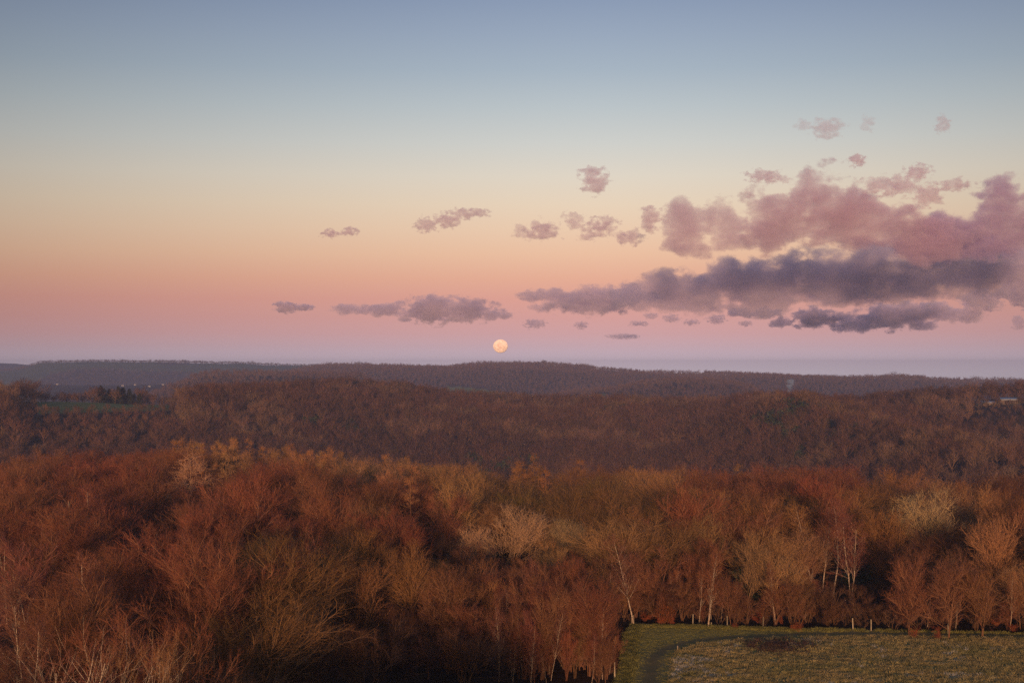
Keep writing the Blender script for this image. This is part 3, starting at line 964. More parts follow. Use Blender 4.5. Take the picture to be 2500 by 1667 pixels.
# labels: what sets each apart, then its place among the few like it
COLS = [(-999, 180, 'far left'), (180, 380, 'left of the golden larch'), (380, 560, 'in line with the golden larch'), (560, 780, 'right of the golden larch'), (780, 980, 'left of the pale dome'),
        (980, 1140, 'left of the moon'), (1140, 1300, 'under the moon'), (1300, 1460, 'right of the moon'), (1460, 1640, 'by the leaning birch'), (1640, 1820, 'by the forked birch'),
        (1820, 2000, 'left of the bright post'), (2000, 2180, 'over the bright post'), (2180, 2350, 'right of the bright post'), (2350, 9999, 'far right')]
ROWS = [(0, 128, 'at the bottom edge'), (128, 150, 'over black shade'), (150, 172, 'in the near rows'), (172, 195, 'behind the near rows'), (195, 225, 'low in mid-wood'), (225, 262, 'in mid-wood'),
        (262, 305, 'high in mid-wood'), (305, 355, 'towards the back'), (355, 999, 'on the back brow')]
ORD = ['leftmost', 'second from left', 'third from left', 'fourth from left', 'fifth from left', 'sixth from left', 'seventh from left', 'eighth from left', 'ninth from left', 'tenth from left', 'eleventh from left', 'twelfth from left']
buckets = {}
for q in TREES:
    if q['note']:
        q['label'] = q['note']; q['grp'] = 'bare trees of the near wood'
        continue
    c = next(w for a, b, w in COLS if a <= q['X'] < b)
    if q['kind'] in ('thicket', 'leafy_beech', 'holly') and q['d'] < 182:
        r_ = 'by the meadow'
    else:
        r_ = next(w for a, b, w in ROWS if a <= q['d'] < b)
    buckets.setdefault((q['tint'], KW[q['kind']], c, r_), []).append(q)
for (ti, kw, c, r_), qs in buckets.items():
    base = '%s %s %s, %s' % (TW_WORD[ti], kw, r_, c)
    if ti == 'green': base = '%s %s, %s' % ('dark green holly bush', r_, c)
    if ti == 'copper': base = '%s %s, %s' % ('small copper-leaved beech shrub', r_, c)
    qs.sort(key=lambda q: q['X'])
    for i, q in enumerate(qs):
        base = base.replace('in line with', 'below') if len(base.split()) > 12 else base
        q['label'] = base if len(qs) == 1 else ('%s, %s' % (base, ORD[i]) if len(qs) <= len(ORD) else base)
        q['grp'] = {'holly': 'holly bushes in the wood', 'leafy_beech': 'copper-leaved shrubs', 'thicket': 'hazel thickets'}.get(q['kind'], 'bare trees of the near wood')

cnt = {}
for q in TREES:
    kind = q['kind']
    vs = PROTO[kind]
    k = cnt.get(kind, 0); cnt[kind] = k + 1
    tm, cm = vs[(k * 7 + int(rng.integers(0, 3))) % len(vs)]
    nat = 4.0 if kind in ('holly', 'leafy_beech') else 14.0
    natw = nat
    s = q['h'] / nat
    root = empty(NAME[kind], (q['x'], q['y'], q['z'] - 0.08), rng.uniform(0, 2 * math.pi) if q['rot'] is None else q['rot'])
    root.rotation_euler[0] = rng.normal(0, 0.025)
    root.rotation_euler[1] = rng.normal(0, 0.025)
    if q['lean']:
        root.rotation_euler = (0, q['lean'], 0)
    root.scale = (s * q['w'], s * q['w'], s)
    prop(root, q['label'], 'bush' if kind in ('holly', 'leafy_beech', 'thicket') else 'tree', q['grp'])
    tint = np.array(TINT[q['tint']]) * rng.uniform(0.82, 1.2) * (1 + rng.normal(0, 0.05, 3))
    for nm, me in (('trunk', tm), ('crown', cm)):
        o = link(nm, me, root)
        o.color = (*[float(v) for v in tint], 1)


# ------------------------------------------------------------------ masses: instanced woods and grass
def gn_scatter(name, pts, rot, scl, idxv, tint, col):
    """ONE object: copies of the meshes in col on the points"""
    me = mesh_np(name, pts, None, None, [], {'rot': ('FLOAT', rot), 'scl': ('FLOAT_VECTOR', scl), 'pick': ('INT', idxv), 'tint': ('FLOAT_COLOR', tint)})
    o = link(name, me)
    ng = bpy.data.node_groups.new(name, 'GeometryNodeTree')
    ng.interface.new_socket('Geometry', in_out='INPUT', socket_type='NodeSocketGeometry')
    ng.interface.new_socket('Geometry', in_out='OUTPUT', socket_type='NodeSocketGeometry')
    gi, go = ng.nodes.new('NodeGroupInput'), ng.nodes.new('NodeGroupOutput')
    ip = ng.nodes.new('GeometryNodeInstanceOnPoints')
    ci = ng.nodes.new('GeometryNodeCollectionInfo')
    ci.inputs['Collection'].default_value = col
    ci.inputs['Separate Children'].default_value = True
    ci.inputs['Reset Children'].default_value = True

    def named(nm, typ):
        a = ng.nodes.new('GeometryNodeInputNamedAttribute')
        a.data_type = typ
        a.inputs['Name'].default_value = nm
        return a.outputs[0]
    cx = ng.nodes.new('ShaderNodeCombineXYZ')
    ng.links.new(named('rot', 'FLOAT'), cx.inputs[2])
    er = ng.nodes.new('FunctionNodeEulerToRotation')
    ng.links.new(cx.outputs[0], er.inputs[0])
    ng.links.new(gi.outputs[0], ip.inputs['Points'])
    ng.links.new(ci.outputs[0], ip.inputs['Instance'])
    ip.inputs['Pick Instance'].default_value = True
    ng.links.new(named('pick', 'INT'), ip.inputs['Instance Index'])
    ng.links.new(er.outputs[0], ip.inputs['Rotation'])
    ng.links.new(named('scl', 'FLOAT_VECTOR'), ip.inputs['Scale'])
    ng.links.new(ip.outputs[0], go.inputs[0])
    o.color = (0, 0, 0, 1)
    md = o.modifiers.new('scatter', 'NODES')
    md.node_group = ng
    return o


def proto_coll(name, meshes):
    col = bpy.data.collections.new(name)
    for i, me in enumerate(meshes):
        o = bpy.data.objects.new('%s_%02d' % (name, i), me)
        o.color = (0, 0, 0, 1)
        col.objects.link(o)
    return col


def joined(tm, cm, name, mats):
    """trunk and crown of a distant tree as one mesh"""
    def arr(me):
        V = np.empty(len(me.vertices) * 3, np.float32); me.vertices.foreach_get('co', V)
        me.calc_loop_triangles()
        T = np.empty(len(me.loop_triangles) * 3, np.int32); me.loop_triangles.foreach_get('vertices', T)
        lv = np.zeros(len(me.vertices), np.float32)
        if 'lv' in me.attributes: me.attributes['lv'].data.foreach_get('value', lv)
        return V.reshape(-1, 3), T.reshape(-1, 3), lv
    V1, T1, l1 = arr(tm); V2, T2, l2 = arr(cm)
    me = mesh_np(name, np.concatenate([V1, V2]), np.concatenate([T1, T2 + len(V1)]), None, mats, {'lv': ('FLOAT', np.concatenate([l1, l2]))})
    mi_ = np.concatenate([np.zeros(len(T1), np.int32), np.ones(len(T2), np.int32)])
    me.polygons.foreach_set('material_index', mi_)
    return me


# the farther trees of the near wood, past counting, and its unseen front trees
BACKP, BIDX = [], {}
for kind in ('beech', 'ash', 'oak', 'birch', 'larch', 'thicket', 'coppice'):
    BIDX[kind] = []
    for tm, cm in PROTO[kind]:
        BIDX[kind].append(len(BACKP))
        BACKP.append(joined(tm, cm, 'back_tree', [BIRCH if kind == 'birch' else BK, TW]))
mq = [q for q in MASS if q['kind'] in BIDX]
if mq:
    n = len(mq)
    bx_ = np.array([q['x'] for q in mq]); by_ = np.array([q['y'] for q in mq])
    hs = np.array([q['h'] / 14.0 for q in mq]); ws = hs * np.array([q['w'] for q in mq])
    o = gn_scatter('back_wood', np.stack([bx_, by_, terrain(bx_, by_) - 0.1], 1), rng.uniform(0, 6.28, n), np.stack([ws, ws, hs], 1),
                   np.array([int(rng.choice(BIDX[q['kind']])) for q in mq]),
                   np.array([TINT[q['tint']] for q in mq]) * rng.uniform(0.8, 1.2, (n, 1)), proto_coll('backwood', BACKP))
    prop(o, 'russet and brown bare treetops at the back of the near wood, others unseen in front', 'woodland', kind='stuff')

MIDP = [joined(*grow(k, 900 + i, TWI, BKI, 1), 'mid_tree', [BKI, TWI]) for i, k in enumerate(['beech', 'ash', 'beech', 'oak', 'ash', 'thicket', 'larch'])]
MIDP += [joined(*leafy('holly', 960, LEAFI, BKI, 500, 0.5), 'mid_holly', [BKI, LEAFI]), joined(*leafy('spruce', 961, LEAFI, BKI, 1500, 0.6), 'mid_spruce', [BKI, LEAFI])]
FARP = [joined(*grow(k, 980 + i, TWI, BKI, 2), 'far_tree', [BKI, TWI]) for i, k in enumerate(['beech', 'ash', 'oak', 'oak'])]
mid_col, far_col = proto_coll('midwood', MIDP), proto_coll('farwood', FARP)


def scatter_pts(dmin, dmax, cellsize, xa=-160, xb=2660):
    a0, a1 = math.atan((xa - 1250) / FPX), math.atan((xb - 1250) / FPX)
    xs = np.arange(dmax * math.sin(a0), dmax * math.sin(a1), cellsize)
    ys = np.arange(dmin * 0.92, dmax, cellsize)
    X_, Y_ = np.meshgrid(xs, ys)
    X_ = X_.ravel() + rng.uniform(-0.45, 0.45, X_.size) * cellsize
    Y_ = Y_.ravel() + rng.uniform(-0.45, 0.45, Y_.size) * cellsize
    d = np.hypot(X_, Y_); a = np.arctan2(X_, Y_)
    k = (d > dmin) & (d < dmax) & (a > a0) & (a < a1)
    X_, Y_ = X_[k], Y_[k]
    k = wooded(X_, Y_)
    return X_[k], Y_[k]


def wood_tint(x, y, base, alt, grey, scale):
    n = fbm(x / scale + 3, y / scale + 8, 3)[:, None]
    n2 = fbm(x / (scale * 0.3) + 13, y / (scale * 0.3) + 5, 2)[:, None]
    c = np.array(base) * (1 - n) + np.array(alt) * n
    c = np.where(n2 > 0.62, np.array(grey), c)
    return c * rng.uniform(0.6, 1.4, (len(x), 1)) * (1 + rng.normal(0, 0.05, (len(x), 3)))


# wooded slope across the valley
wx, wy = scatter_pts(610, 1640, 7.8)
wd = np.hypot(wx, wy); wX = 1250 + FPX * wx / wy
D4w = d4c(wX)
k = wd < D4w + 60
wx, wy, wd, wX, D4w = wx[k], wy[k], wd[k], wX[k], D4w[k]
wz = terrain(wx, wy)
# drop those the near wood hides
rw_top = HZ + FPX * (CAMZ - wz - 17) / wy
k = rw_top < row5(wX) + 45
wx, wy, wz, wd, wX, D4w = wx[k], wy[k], wz[k], wd[k], wX[k], D4w[k]
n = len(wx)
pick = rng.choice([0, 1, 2, 3, 4, 5], n, p=[0.24, 0.2, 0.22, 0.16, 0.14, 0.04])
tint = wood_tint(wx, wy, (0.072, 0.031, 0.024), (0.165, 0.073, 0.042), (0.195, 0.108, 0.066), 130)
ev = (fbm(wx / 70 + 50, wy / 70 + 20, 2) > 0.66) & (rng.random(n) < 0.4)
pick[ev] = 7
tint[ev] = np.array((0.035, 0.05, 0.022)) * rng.uniform(0.7, 1.4, (ev.sum(), 1))
lar = (wX > 700) & (wX < 1000) & (wd < 1050) & (rng.random(n) < 0.4)
pick[lar] = 6
tint[lar] = np.array((0.26, 0.13, 0.07))
con = (wX > 245) & (wX < 345) & (wd > D4w - 10) & (rng.random(n) < 0.8)
pick[con] = 8
tint[con] = np.array((0.03, 0.035, 0.02))
hs = rng.uniform(0.6, 1.3, n)
edge = (wX < 430) & (wd > D4w - 10)                     # clumps standing behind the green field
hs[edge] *= np.interp(wX[edge], [-200, 0, 60, 100, 120, 180, 240, 340, 385, 430], [0.75, 0.75, 1.15, 1.1, 0.5, 0.55, 0.8, 0.95, 0.5, 0.5])
fm = (wX > 40) & (wX < 440) & (wd <= D4w - 10)
hs[fm] *= np.interp(wd[fm] - D4w[fm], [-230, -120], [1.0, 0.45])
hs[(wX > 2365) & (wd > D4w - 130) & (wd < D4w + 5)] *= 0.42
hs[edge & ~con & (rng.random(n) < 0.15)] *= 0.5
ws = hs * rng.uniform(1.1, 1.6, n)
ws[pick == 8] *= 1.5
scl = np.stack([ws, ws, hs], 1)
hol = pick == 7
scl[hol] *= 2.2
o = gn_scatter('valley_wood', np.stack([wx, wy, wz - 0.2], 1), rng.uniform(0, 6.28, n), scl, pick, tint, mid_col)
prop(o, 'bare brown-purple woodland covering the slope across the valley', 'woodland', kind='stuff')

# undergrowth on the floor of the near wood
ux = rng.uniform(-155, 155, 9000); uy = rng.uniform(95, 330, 9000)
ud = np.hypot(ux, uy); uX = 1250 + FPX * ux / uy
k = (uX > -80) & (uX < 2580) & ~inside(MEADOW, ux, uy) & (dist_poly(MEADOW, ux, uy) > 0.8) & ~((ux > 9.2) & (uy < 163))
k &= fbm(ux / 18, uy / 18, 2) > 0.42
ux, uy = ux[k], uy[k]
uz = terrain(ux, uy); n = len(ux)
und = [joined(*grow('thicket', 1200 + i, TWI, BKI, 1), 'brush', [BKI, TWI]) for i in range(2)]
hs = rng.uniform(0.09, 0.22, n)
o = gn_scatter('undergrowth', np.stack([ux, uy, uz - 0.05], 1), rng.uniform(0, 6.28, n), np.stack([hs * 1.6, hs * 1.6, hs], 1), rng.integers(0, 2, n),
               np.array((0.13, 0.06, 0.035)) * rng.uniform(0.5, 1.4, (n, 1)), proto_coll('brushwood', und))
prop(o, 'tangled brown bramble and brushwood on the floor of the near wood', 'undergrowth', kind='stuff')

# woods of the far ridges
fx_, fy_ = scatter_pts(2300, 4350, 11.0)
fd = np.hypot(fx_, fy_); fX = 1250 + FPX * fx_ / fy_
fz = terrain(fx_, fy_)
hide = HZ + FPX * (CAMZ - fz - 14) / fy_ > row4(fX) + 12
top = (fd > 4080) & (rng.random(len(fx_)) < 0.55)
k = ~hide & ~top & ~((fX < 620) & (fd > 3200))
fx_, fy_, fz, fd, fX = fx_[k], fy_[k], fz[k], fd[k], fX[k]
n = len(fx_)
tint = wood_tint(fx_, fy_, (0.075, 0.034, 0.040), (0.100, 0.048, 0.050), (0.120, 0.068, 0.068), 300)  # haze purple is mixed into this twig tint
hs = rng.uniform(0.6, 1.1, n)
o = gn_scatter('ridge_wood', np.stack([fx_, fy_, fz - 0.3], 1), rng.uniform(0, 6.28, n), np.stack([hs * 1.2, hs * 1.2, hs], 1), rng.integers(0, 4, n), tint, far_col)
prop(o, 'hazy purple-brown woods covering the far ridges', 'woodland', kind='stuff')
# hill beyond the vale
hx, hy = scatter_pts(4900, 5950, 27, -200, 960)
hz_ = terrain(hx, hy)
k = (fbm(hx / 420 + 9, hy / 300 + 4, 2) < 0.55) | (np.hypot(hx, hy) > 5680)
hx, hy, hz_ = hx[k], hy[k], hz_[k]
n = len(hx)
hs = rng.uniform(0.7, 1.15, n)
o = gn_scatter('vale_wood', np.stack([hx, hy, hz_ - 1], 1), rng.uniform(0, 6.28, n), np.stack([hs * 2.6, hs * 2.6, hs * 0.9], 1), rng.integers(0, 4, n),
               np.array((0.055, 0.042, 0.050)) * rng.uniform(0.7, 1.2, (n, 1)), far_col)  # tint leans blue to stand in for thicker haze
prop(o, 'blue distant woods on the long hill beyond the vale', 'woodland', kind='stuff')

# grass of the meadow
def tuft(seed, nb, hgt, spread):
    g = np.random.default_rng(seed)
    b = np.zeros((nb, 3)); b[:, :2] = g.normal(0, spread * 0.4, (nb, 2))
    dirs = np.stack([g.normal(0, 0.55, nb), g.normal(0, 0.55, nb), np.ones(nb)], 1)
    P = stems(g, b, dirs, hgt * g.uniform(0.5, 1.1, nb), 4, -0.22, 0.12)
    V, T, Q = tubes(P, np.full(nb, 0.016), np.full(nb, 0.004), 3, tip=True)
    return mesh_np('tuft', V, T, Q, [LEAFI])


gcol = proto_coll('grasses', [tuft(1, 16, 0.20, 0.22), tuft(2, 20, 0.30, 0.30), tuft(3, 14, 0.42, 0.22), tuft(4, 12, 0.09, 0.2)])
n = 52000
gx = rng.uniform(8, 76, n); gy = rng.uniform(132, 168.5, n)
gX = 1250 + FPX * gx / gy
k = inside(MEADOW, gx, gy) & (gX < 2580)
gx, gy, gX = gx[k], gy[k], gX[k]
gz = meadow_z(gx, gy)
dpi = dist_poly(INNER, gx, gy) * np.where(inside(INNER, gx, gy), 1, -1)
dme = dist_poly(MEADOW, gx, gy)
clump = fbm(gx / 1.3, gy / 1.3, 2)
worn = np.exp(-((dpi + 1.6) / 1.2) ** 2)
k = (rng.random(len(gx)) > worn * 1.1) & ((dpi < 0) | (rng.random(len(gx)) < 0.25 + 1.3 * (clump - 0.2)))
gx, gy, gz, dpi, dme, clump, gX = [a[k] for a in (gx, gy, gz, dpi, dme, clump, gX)]
n = len(gx)
pick = np.where(dpi > 0, rng.choice([0, 1, 2], n, p=[0.45, 0.4, 0.15]), np.where(dme < 1.6, rng.choice([1, 2], n), 3))
tn = fbm(gx / 3.0 + 7, gy / 3.0, 3)[:, None]
tint = np.where((dpi > 0)[:, None], np.array((0.235, 0.22, 0.08)) * (1 - tn) + np.array((0.46, 0.34, 0.17)) * tn, np.array((0.22, 0.205, 0.06)))
tint = tint * rng.uniform(0.65, 1.4, (n, 1))
gR = proj(gx, gy, 0 * gx)[1]
frz = (rng.random(n) < np.clip(FR(gx, gy, gX, gR), 0, 1) * 0.5) & (dpi > 0.4)
tint[frz] = np.array((0.50, 0.48, 0.47))
weed = np.exp(-((gX - 1895) / 58) ** 2 - ((gR - 1580) / 12) ** 2)
wd_ = rng.random(n) < weed * 0.8
tint[wd_] = np.array((0.10, 0.055, 0.045)) * rng.uniform(0.5, 1.2, (wd_.sum(), 1))
sc_ = rng.uniform(0.7, 1.3, n) * np.where(wd_, 1.7, 1.0)
o = gn_scatter('meadow_grass', np.stack([gx, gy, gz - 0.02], 1), rng.uniform(0, 6.28, n), np.stack([sc_, sc_, sc_], 1), pick, tint, gcol)
prop(o, 'rough frosted winter grass of the small meadow', 'grass', kind='stuff')

# ------------------------------------------------------------------ fence posts
m, t = new_mat('weathered_post')
oc = nd(t, 'ShaderNodeTexCoord').outputs['Object']
mp = nd(t, 'ShaderNodeMapping'); t.links.new(oc, mp.inputs[0]); mp.inputs['Scale'].default_value = (30, 30, 3)
n_ = noise_n(t, 1, 4, mp.outputs[0])
ol = nd(t, 'ShaderNodeObjectInfo').outputs['Color']
finish(t, mixrgb(t, 1.0, ramp_n(t, n_, [(0.3, (0.5, 0.48, 0.45)), (0.7, (1, 1, 1))]), ol, 'MULTIPLY'), 0.85, 0.2, (n_, 0.5, 0.01))
POST = m


def post_mesh(seed, h, r):
    g = np.random.default_rng(seed)
    an = 2 * np.pi * np.arange(8) / 8
    V, Q = [], []
    zs = [(-0.3, 1.0), (0.0, 1.02), (h * 0.5, 0.98), (h - 0.035, 0.97), (h, 0.72)]
    for zz_, k_ in zs:
        for a in an:
            V.append((r * k_ * math.cos(a) * g.uniform(0.95, 1.05), r * k_ * math.sin(a) * g.uniform(0.95, 1.05), zz_ + (0.02 * math.cos(a) if zz_ > h * 0.9 else 0)))
    for i in range(len(zs) - 1):
        for j in range(8):
            Q.append((i * 8 + j, i * 8 + (j + 1) % 8, (i + 1) * 8 + (j + 1) % 8, (i + 1) * 8 + j))
    V.append((0, 0, h + 0.005)); tp = len(V) - 1
    T = [((len(zs) - 1) * 8 + j, (len(zs) - 1) * 8 + (j + 1) % 8, tp) for j in range(8)]
    return mesh_np('fence_post', V, T, Q, [POST])


posts = [
    (1541, 168.2, 1.20, 'short brown fence post at the meadow corner, left of its twin', 0.4), (1546.5, 168.0, 1.25, 'brown fence post at the meadow corner, beside the leaning birch', 0.42),
    (1609, 168.6, 1.25, 'dim fence post behind the copper shrub near the meadow corner', 0.4), (1690, 168.0, 1.35, 'pale fence post left of the white forked birch', 0.75),
    (1735, 167.6, 0.5, 'short stub of post right of the white forked birch', 0.7), (1774, 167.2, 1.3, 'brown fence post right of the white forked birch', 0.55),
    (1861, 166.4, 1.35, 'dim brown fence post in front of the russet thicket', 0.4), (2080, 165.0, 1.4, 'bright pale fence post standing alone before the dark gap', 0.95),
    (2124, 164.4, 1.35, 'pale fence post right of the brightest post', 0.75), (2216, 163.4, 1.4, 'brown fence post under the leaning russet tree', 0.5),
    (2311, 163.0, 1.2, 'grey fence post beneath the fan-shaped russet tree', 0.6), (1500, 139.6, 1.55, 'white-topped post at the bottom left corner of the meadow', 1.0),
    (1653, 153.0, 0.6, 'low stump of post at the bend of the meadow path', 0.6),
]
for i, (X, yy_, h, lab, val) in enumerate(posts):
    x = (X - 1250) / FPX * yy_
    o = link('fence_post', post_mesh(i, h, 0.065), None, (x, yy_, 0.12))
    o.rotation_euler = (rng.normal(0, 0.02), rng.normal(0, 0.035), rng.uniform(0, 6))
    o.color = (0.62 * val, 0.52 * val, 0.40 * val, 1)
    prop(o, lab, 'post', 'posts around the meadow')

# ------------------------------------------------------------------ barns on the right brow
def plain(name, col, rough=0.7):
    m, t = new_mat(name)
    geo = nd(t, 'ShaderNodeNewGeometry').outputs['Position']
    n = noise_n(t, 0.9, 4, geo)
    v = nd(t, 'ShaderNodeHueSaturation'); v.inputs['Color'].default_value = (*col, 1)
    t.links.new(math_n(t, 'MULTIPLY_ADD', n, 0.5, 0.75), v.inputs['Value'])
    finish(t, v.outputs[0], rough, 0.3)
    return m


ROOF, WALLM, DOORM = plain('sheet_roof', (0.34, 0.36, 0.40), 0.6), plain('barn_wall', (0.20, 0.14, 0.11)), plain('barn_door', (0.10, 0.07, 0.06))


def boxv(x0, x1, y0, y1, z0, z1):
    V = [(x, y, z) for z in (z0, z1) for y in (y0, y1) for x in (x0, x1)]
    return V, [(0, 2, 3, 1), (4, 5, 7, 6), (0, 1, 5, 4), (2, 6, 7, 3), (0, 4, 6, 2), (1, 3, 7, 5)]


def barn(X, d, w, dep, eave, ridge, rot, label):
    x, y = px(X, d)
    z = float(terrain(np.array([x]), np.array([y]))[0])
    b = empty('barn', (x, y, z), rot)
    # gable walls with the ridge along x
    V, Q = boxv(-w / 2, w / 2, -dep / 2, dep / 2, -1.0, eave)
    V += [(-w / 2, 0, ridge - 0.15), (w / 2, 0, ridge - 0.15)]
    T = [(4, 6, 8), (5, 9, 7)]
    link('wall', mesh_np('wall', V, T, Q, [WALLM]), b)
    for sgn in (-1, 1):
        y0, y1 = sgn * (dep / 2 + 0.5), 0
        z0 = eave - 0.5 * (ridge - eave) / (dep / 2)
        V = [(-w / 2 - 0.4, y0, z0), (w / 2 + 0.4, y0, z0), (w / 2 + 0.4, y1, ridge), (-w / 2 - 0.4, y1, ridge)]
        V += [(a, b_, c + 0.15) for a, b_, c in V]
        Q = [(0, 1, 2, 3), (7, 6, 5, 4), (0, 4, 5, 1), (1, 5, 6, 2), (2, 6, 7, 3), (3, 7, 4, 0)]
        link('roof', mesh_np('roof', V, None, Q, [ROOF]), b)
    for k_ in range(2):
        V, Q = boxv(-w * 0.3 + k_ * w * 0.4, -w * 0.3 + k_ * w * 0.4 + 3, -dep / 2 - 0.06, -dep / 2 - 0.003, 0, eave - 0.6)
        link('door', mesh_np('door', V, None, Q, [DOORM]), b)
    prop(b, label, 'barn', 'farm buildings on the right brow')


barn(2410, 1262, 11.0, 8, 1.9, 3.1, R(4), 'low long pale-roofed barn half sunk among the trees on the right brow')
barn(2461, 1258, 12.5, 9, 3.2, 5.0, R(-6), 'larger pale-roofed barn with tan wall on the right brow')

# houses in the vale, far off
HOUSEW, HOUSER = plain('render_wall', (0.42, 0.40, 0.40)), plain('slate_roof', (0.2, 0.18, 0.18))
for i, (X, d, w, words_) in enumerate(((300, 4020, 16, 'white house speck in the vale, below the long blue hill'), (330, 4060, 13, 'white house in the vale right of the first white speck'), (365, 3980, 18, 'long white building in the vale behind the conifers'),
                              (398, 4070, 14, 'white house in the vale beside the wooded spur'), (415, 4090, 12, 'small white house in the vale, nearest the spur'), (140, 4050, 15, 'white house in the vale above the left tree clump'))):
    x, y = px(X, d)
    z = float(terrain(np.array([x]), np.array([y]))[0])
    b = empty('house', (x, y, z), rng.uniform(-0.5, 0.5))
    b.scale = (0.42, 0.42, 0.42)
    V, Q = boxv(-w / 2, w / 2, -4, 4, -2, 6)
    V += [(-w / 2, 0, 8.8), (w / 2, 0, 8.8)]
    link('wall', mesh_np('wall', V, [(4, 6, 8), (5, 9, 7)], Q, [HOUSEW]), b)
    V = [(-w / 2 - .3, -4.4, 5.8), (w / 2 + .3, -4.4, 5.8), (w / 2 + .3, 4.4, 5.8), (-w / 2 - .3, 4.4, 5.8), (-w / 2 - .3, 0, 9.2), (w / 2 + .3, 0, 9.2)]
    link('roof', mesh_np('roof', V, [(0, 4, 3), (1, 2, 5)], [(0, 1, 5, 4), (2, 3, 4, 5)], [HOUSER]), b)
    prop(b, words_, 'house', 'houses in the vale')

# trees one can tell apart on the far skyline
SK = [(1325, 16, 1.0), (1640, 9, 1.2), (1700, 9, 1.5), (1838, 12, 0.9), (1895, 11, 1.4), (2082, 13, 1.6), (2182, 21, 1.7), (2205, 16, 1.2), (2340, 15, 0.9), (2385, 19, 1.7), (2372, 13, 1.2), (2408, 13, 0.9), (2425, 15, 1.4), (2445, 13, 1.5), (2470, 14, 1.4), (2490, 14, 1.4)]
SKY_M = [grow('oak', 1300 + i, TW, BK, 1) for i in range(3)]
for i, (X, h, w) in enumerate(SK):
    x, y = px(X, 4110)
    z = float(terrain(np.array([x]), np.array([y]))[0])
    rt = empty('skyline_tree', (x, y, z - 0.3), rng.uniform(0, 6))
    s = h / 11.0
    rt.scale = (s * w, s * w, s)
    where = ['tallest round tree on the far crest below the moon', 'small skyline tree at the start of the tan plateau field', 'low bushy tree midway on the plateau skyline', 'lone skyline tree over the smoke', 'bushy skyline tree right of the smoke', 'skyline tree left of the big clump',
             'big domed tree standing highest on the right skyline', 'smaller round tree beside the big domed skyline tree', 'lone thin tree on the bare right skyline', 'broad round tree above the open right plateau', 'low tree tucked left of the broad round one', 'slim tree right of the broad round skyline tree',
             'first of the row of trees at the right skyline end', 'second of the row of trees at the right skyline end', 'third of the row of trees at the right skyline end', 'last skyline tree at the right edge'][i]
    prop(rt, where, 'tree', 'trees on the far skyline')
    for nm, me in zip(('trunk', 'crown'), SKY_M[i % 3]):
        o = link(nm, me, rt)
        o.color = (0.10, 0.055, 0.045, 1)

# ------------------------------------------------------------------ moon
m, t = new_mat('moon_rock')
oc = nd(t, 'ShaderNodeTexCoord').outputs['Object']
n_ = noise_n(t, 2.1, 5, oc, 0.6)
n2_ = noise_n(t, 9.0, 3, oc)
c_ = ramp_n(t, math_n(t, 'MULTIPLY_ADD', n2_, 0.12, n_), [(0.44, (0.85, 0.76, 0.80)), (0.60, (0.99, 0.93, 0.99))])
df = nd(t, 'ShaderNodeBsdfDiffuse'); t.links.new(c_, df.inputs[0]); df.inputs['Roughness'].default_value = 1.0
oo = nd(t, 'ShaderNodeOutputMaterial'); t.links.new(df.outputs[0], oo.inputs[0])
import bmesh
bm = bmesh.new()
bmesh.ops.create_icosphere(bm, subdivisions=5, radius=1.0)
me = bpy.data.meshes.new('moon'); bm.to_mesh(me); bm.free()
me.materials.append(m)
me.polygons.foreach_set('use_smooth', np.ones(len(me.polygons), bool))
MD = 90000.0
x, y = px(1222, MD)
mo = link('moon', me, None, (x, y, zrow(845, y)))
rr = 17.9 / FPX * MD
mo.scale = (rr, rr, rr * 0.92)
prop(mo, 'pale orange full moon just above the far ridge', 'moon')

# ------------------------------------------------------------------ haze
m, t = new_mat('haze_air')
pv = nd(t, 'ShaderNodeVolumePrincipled')
pv.inputs['Color'].default_value = (0.48, 0.59, 1.0, 1)
pv.inputs['Density'].default_value = 0.00012
pv.inputs['Anisotropy'].default_value = 0.0
oo = nd(t, 'ShaderNodeOutputMaterial'); t.links.new(pv.outputs[0], oo.inputs['Volume'])
HAZE_TOP = 3.0 + max(float(GZ.max()), float((wz + 19).max()), float((fz + 17).max()), float((hz_ + 16).max()), CAMZ)
print('haze top', HAZE_TOP)
V, Q = boxv(-8450, 8450, -8450, 8450, Z_MIN - 1.0, HAZE_TOP)
hzo = link('haze', mesh_np('haze', V, None, Q, [m]))
prop(hzo, kind='stuff')

# smoke rising from the far valley
def blob_domain(name, blobs, voxel):
    """closed hull around ellipsoids (cx,cy,cz,rx,ry,rz)"""
    bm = bmesh.new()
    from mathutils import Matrix
    for cx, cy_, cz_, rx, ry, rz in blobs:
        bmesh.ops.create_icosphere(bm, subdivisions=2, radius=1.0, matrix=Matrix.Translation((cx, cy_, cz_)) @ Matrix.Diagonal((rx, ry, rz, 1)))
    me = bpy.data.meshes.new(name); bm.to_mesh(me); bm.free()
    o = link(name, me)
    if len(blobs) > 1:
        md = o.modifiers.new('hull', 'REMESH'); md.mode = 'VOXEL'; md.voxel_size = voxel
    return o


